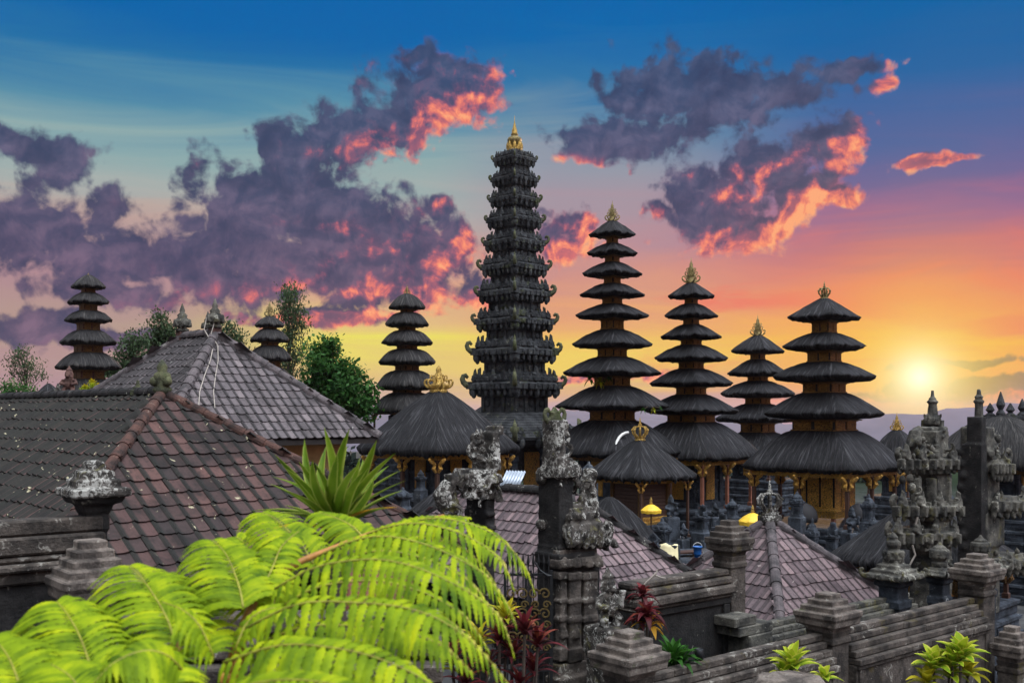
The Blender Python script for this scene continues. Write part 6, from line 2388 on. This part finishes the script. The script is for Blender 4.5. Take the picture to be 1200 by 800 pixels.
plant('lime_dracaena', 'yellow-edged dracaena bush against the front wall near the right corner', 1112, 815, 11.8, [(-18, -30, 18, 34, 13, .2, .25, None), (14, -42, 20, 36, 13, .2, .25, None), (0, -20, 16, 32, 13, .1, .3, None), (22, -22, 14, 32, 12, .0, .3, 'gold_leaf'), (-26, -12, 12, 30, 12, .0, .3, 'gold_leaf'), (4, -34, 14, 30, 12, .3, .25, None)], 'lime_leaf')
plant('lime_dracaena', 'few lime leaves poking up at the foot of the middle pillar', 966, 812, 10.8, [(0, -14, 10, 26, 10, .2, .25, None)], 'lime_leaf')
plant('yellow_shrub', 'small yellow-green shrub on the far roof ridge at left', 108, 466, 32.0, [(dx, dy, 16, 9, 3.4, .1, .2, mm) for dx, dy, mm in ((-8, -9, 'gold_leaf'), (0, -11, None), (8, -10, 'gold_leaf'), (-5, -6, None), (5, -6, None), (11, -7, None), (0, -15, 'gold_leaf'), (-11, -6, None))], 'lime_leaf', stem_to=5.0)
plant('roof_weed', 'weeds sprouting under the seventh roof of the tallest pagoda', 697, 446, 41.2, [(-6, 0, 14, 9, 3, -.6, .4, None), (6, 2, 14, 9, 3, -.8, .5, 'gold_leaf'), (16, -2, 12, 8, 3, -.5, .5, None)], 'grass_leaf', stem_to=hz(440, 41.2))
plant('roof_weed', 'weeds hanging from the eave above the golden crown', 762, 480, 40.2, [(-8, 1, 8, 5, 2, -.8, .5, None), (4, 1, 8, 5, 2, -.8, .5, 'gold_leaf'), (12, -1, 7, 4, 2, -.5, .5, None)], 'grass_leaf', stem_to=hz(476, 40.2))

# ------------------------------------------------------------------ trees


def tree(label, px, Y, foot, limbs, leaf, ls, mat, per=60, seed=0, spread=1.0, trunk_r=.16, droop=0.3, name='tree', group='trees beyond the roofs'):
    """limbs: crown lobes (px, py, rx, ry, count) in photo pixels at distance Y"""
    rs = random.Random(seed)
    root = thing(name, label, 'tree', (hx(px, Y), Y, foot), 0, group)
    u = Y / F
    top = min(l_[1] - l_[3] for l_ in limbs)
    trunk = MB()
    zt = hz(top, Y) - foot
    path = []
    for i in range(9):
        s = i / 8
        path.append(Vector((.25 * sin(s * 4 + seed) * s, .2 * cos(s * 3 + seed) * s, zt * .96 * s)))
    trunk.tube(path, [trunk_r * (1 - .9 * i / 8) + .015 for i in range(9)], 7)
    crown = MB()
    for (lx, ly, rx, ry, cnt) in limbs:
        for c in range(cnt):
            while True:
                q = Vector((rs.uniform(-1, 1), rs.uniform(-1, 1), rs.uniform(-1, 1)))
                if q.length < 1:
                    break
            c0 = Vector(((lx + q.x * rx - px) * u, q.y * (rx + ry) / 2 * u, hz(ly + q.z * ry, Y) - foot))
            s = max(.15, min(.95, (c0.z - .8) / zt * .85))
            k = s * 8
            i0 = int(k)
            anchor = path[i0].lerp(path[min(i0 + 1, 8)], k - i0)
            mid = anchor.lerp(c0, .55) + Vector((0, 0, .12 * (c0 - anchor).length))
            if c % 2 == 0:
                trunk.tube([anchor, mid, c0], [.045 * trunk_r / .16, .03, .012], 5)
            R_ = ls * rs.uniform(2.2, 3.6) * spread
            for _ in range(int(per * rs.uniform(.6, 1.3))):
                g_ = Vector((rs.gauss(0, .5), rs.gauss(0, .5), rs.gauss(0, .38))) * R_
                p = c0 + g_
                a = rs.uniform(0, 2 * pi)
                el = rs.uniform(-1.0, .5) - droop
                d = Vector((cos(a) * cos(el), sin(a) * cos(el), sin(el)))
                l_ = ls * rs.uniform(.6, 1.2)
                sd = d.cross(Vector((rs.uniform(-.6, .6), rs.uniform(-.6, .6), 1))).normalized() * (l_ * leaf)
                crown.add([p - d * l_ / 2, p + sd * .5 - d * l_ * .05, p + d * l_ / 2, p - sd * .5 - d * l_ * .05], [(0, 1, 2, 3)])
    trunk.build('trunk', M['bark'], root, smooth=True)
    crown.build('crown', M[mat], root)


tree('dense bright green tree between the small grey pagoda and the grey domed pagoda', 392, 56.0, 0.0,
     [(395, 472, 42, 30, 40), (376, 430, 12, 26, 15), (386, 455, 28, 22, 20), (400, 440, 10, 18, 9), (387, 406, 4, 11, 5), (408, 448, 16, 18, 12), (362, 465, 12, 22, 10), (425, 478, 14, 20, 11), (352, 480, 10, 16, 7), (372, 412, 6, 10, 5)], .6, .30, 'tree_leaf', per=95, seed=3, spread=.72, trunk_r=.2)
tree('tall thin feathery tree with drooping leaves beside the small grey pagoda', 341, 74.0, 0.0,
     [(341, 345, 9, 14, 12), (338, 365, 11, 12, 12), (347, 376, 11, 12, 12), (340, 395, 9, 14, 9), (351, 412, 7, 16, 8), (338, 425, 10, 16, 9), (344, 440, 10, 14, 8)], .40, .27, 'wispy_leaf', per=55, seed=8, spread=1.0, trunk_r=.13, droop=.8)
tree('sparse bushy tree just left of the grey tiled roof', 152, 72.0, 0.0,
     [(150, 428, 18, 14, 16), (158, 405, 10, 13, 10), (140, 440, 14, 12, 10), (163, 438, 10, 14, 8), (150, 448, 24, 10, 12)], .5, .28, 'wispy_leaf', per=110, seed=11, trunk_r=.16, droop=.5)
tree('taller sparse tree rising left of the stone roof finials', 192, 74.0, 0.0,
     [(190, 380, 9, 12, 10), (196, 398, 12, 12, 13), (181, 405, 9, 14, 9), (202, 410, 8, 12, 7), (190, 425, 16, 14, 14)], .5, .28, 'wispy_leaf', per=95, seed=14, trunk_r=.16, droop=.5)
tree('thin tree tops peeping over the right hip of the grey tiled roof', 272, 76.0, 0.0,
     [(262, 386, 8, 10, 8), (276, 398, 9, 10, 8), (268, 408, 10, 10, 8)], .45, .28, 'wispy_leaf', per=75, seed=19, trunk_r=.14, droop=.6)
tree('lone airy tree at the far left edge', 28, 92.0, 0.0,
     [(28, 412, 9, 7, 9), (22, 426, 9, 8, 8), (37, 430, 8, 9, 8), (29, 442, 11, 9, 8), (45, 440, 6, 6, 3), (16, 436, 5, 6, 3)], .4, .27, 'wispy_leaf', per=50, seed=23, trunk_r=.12, droop=.4)
tree('low dark bush at the far left edge under the airy tree', 16, 88.0, 2.0,
     [(10, 458, 16, 8, 12), (26, 460, 14, 7, 10)], .5, .30, 'tree_leaf', per=60, seed=29, trunk_r=.1)
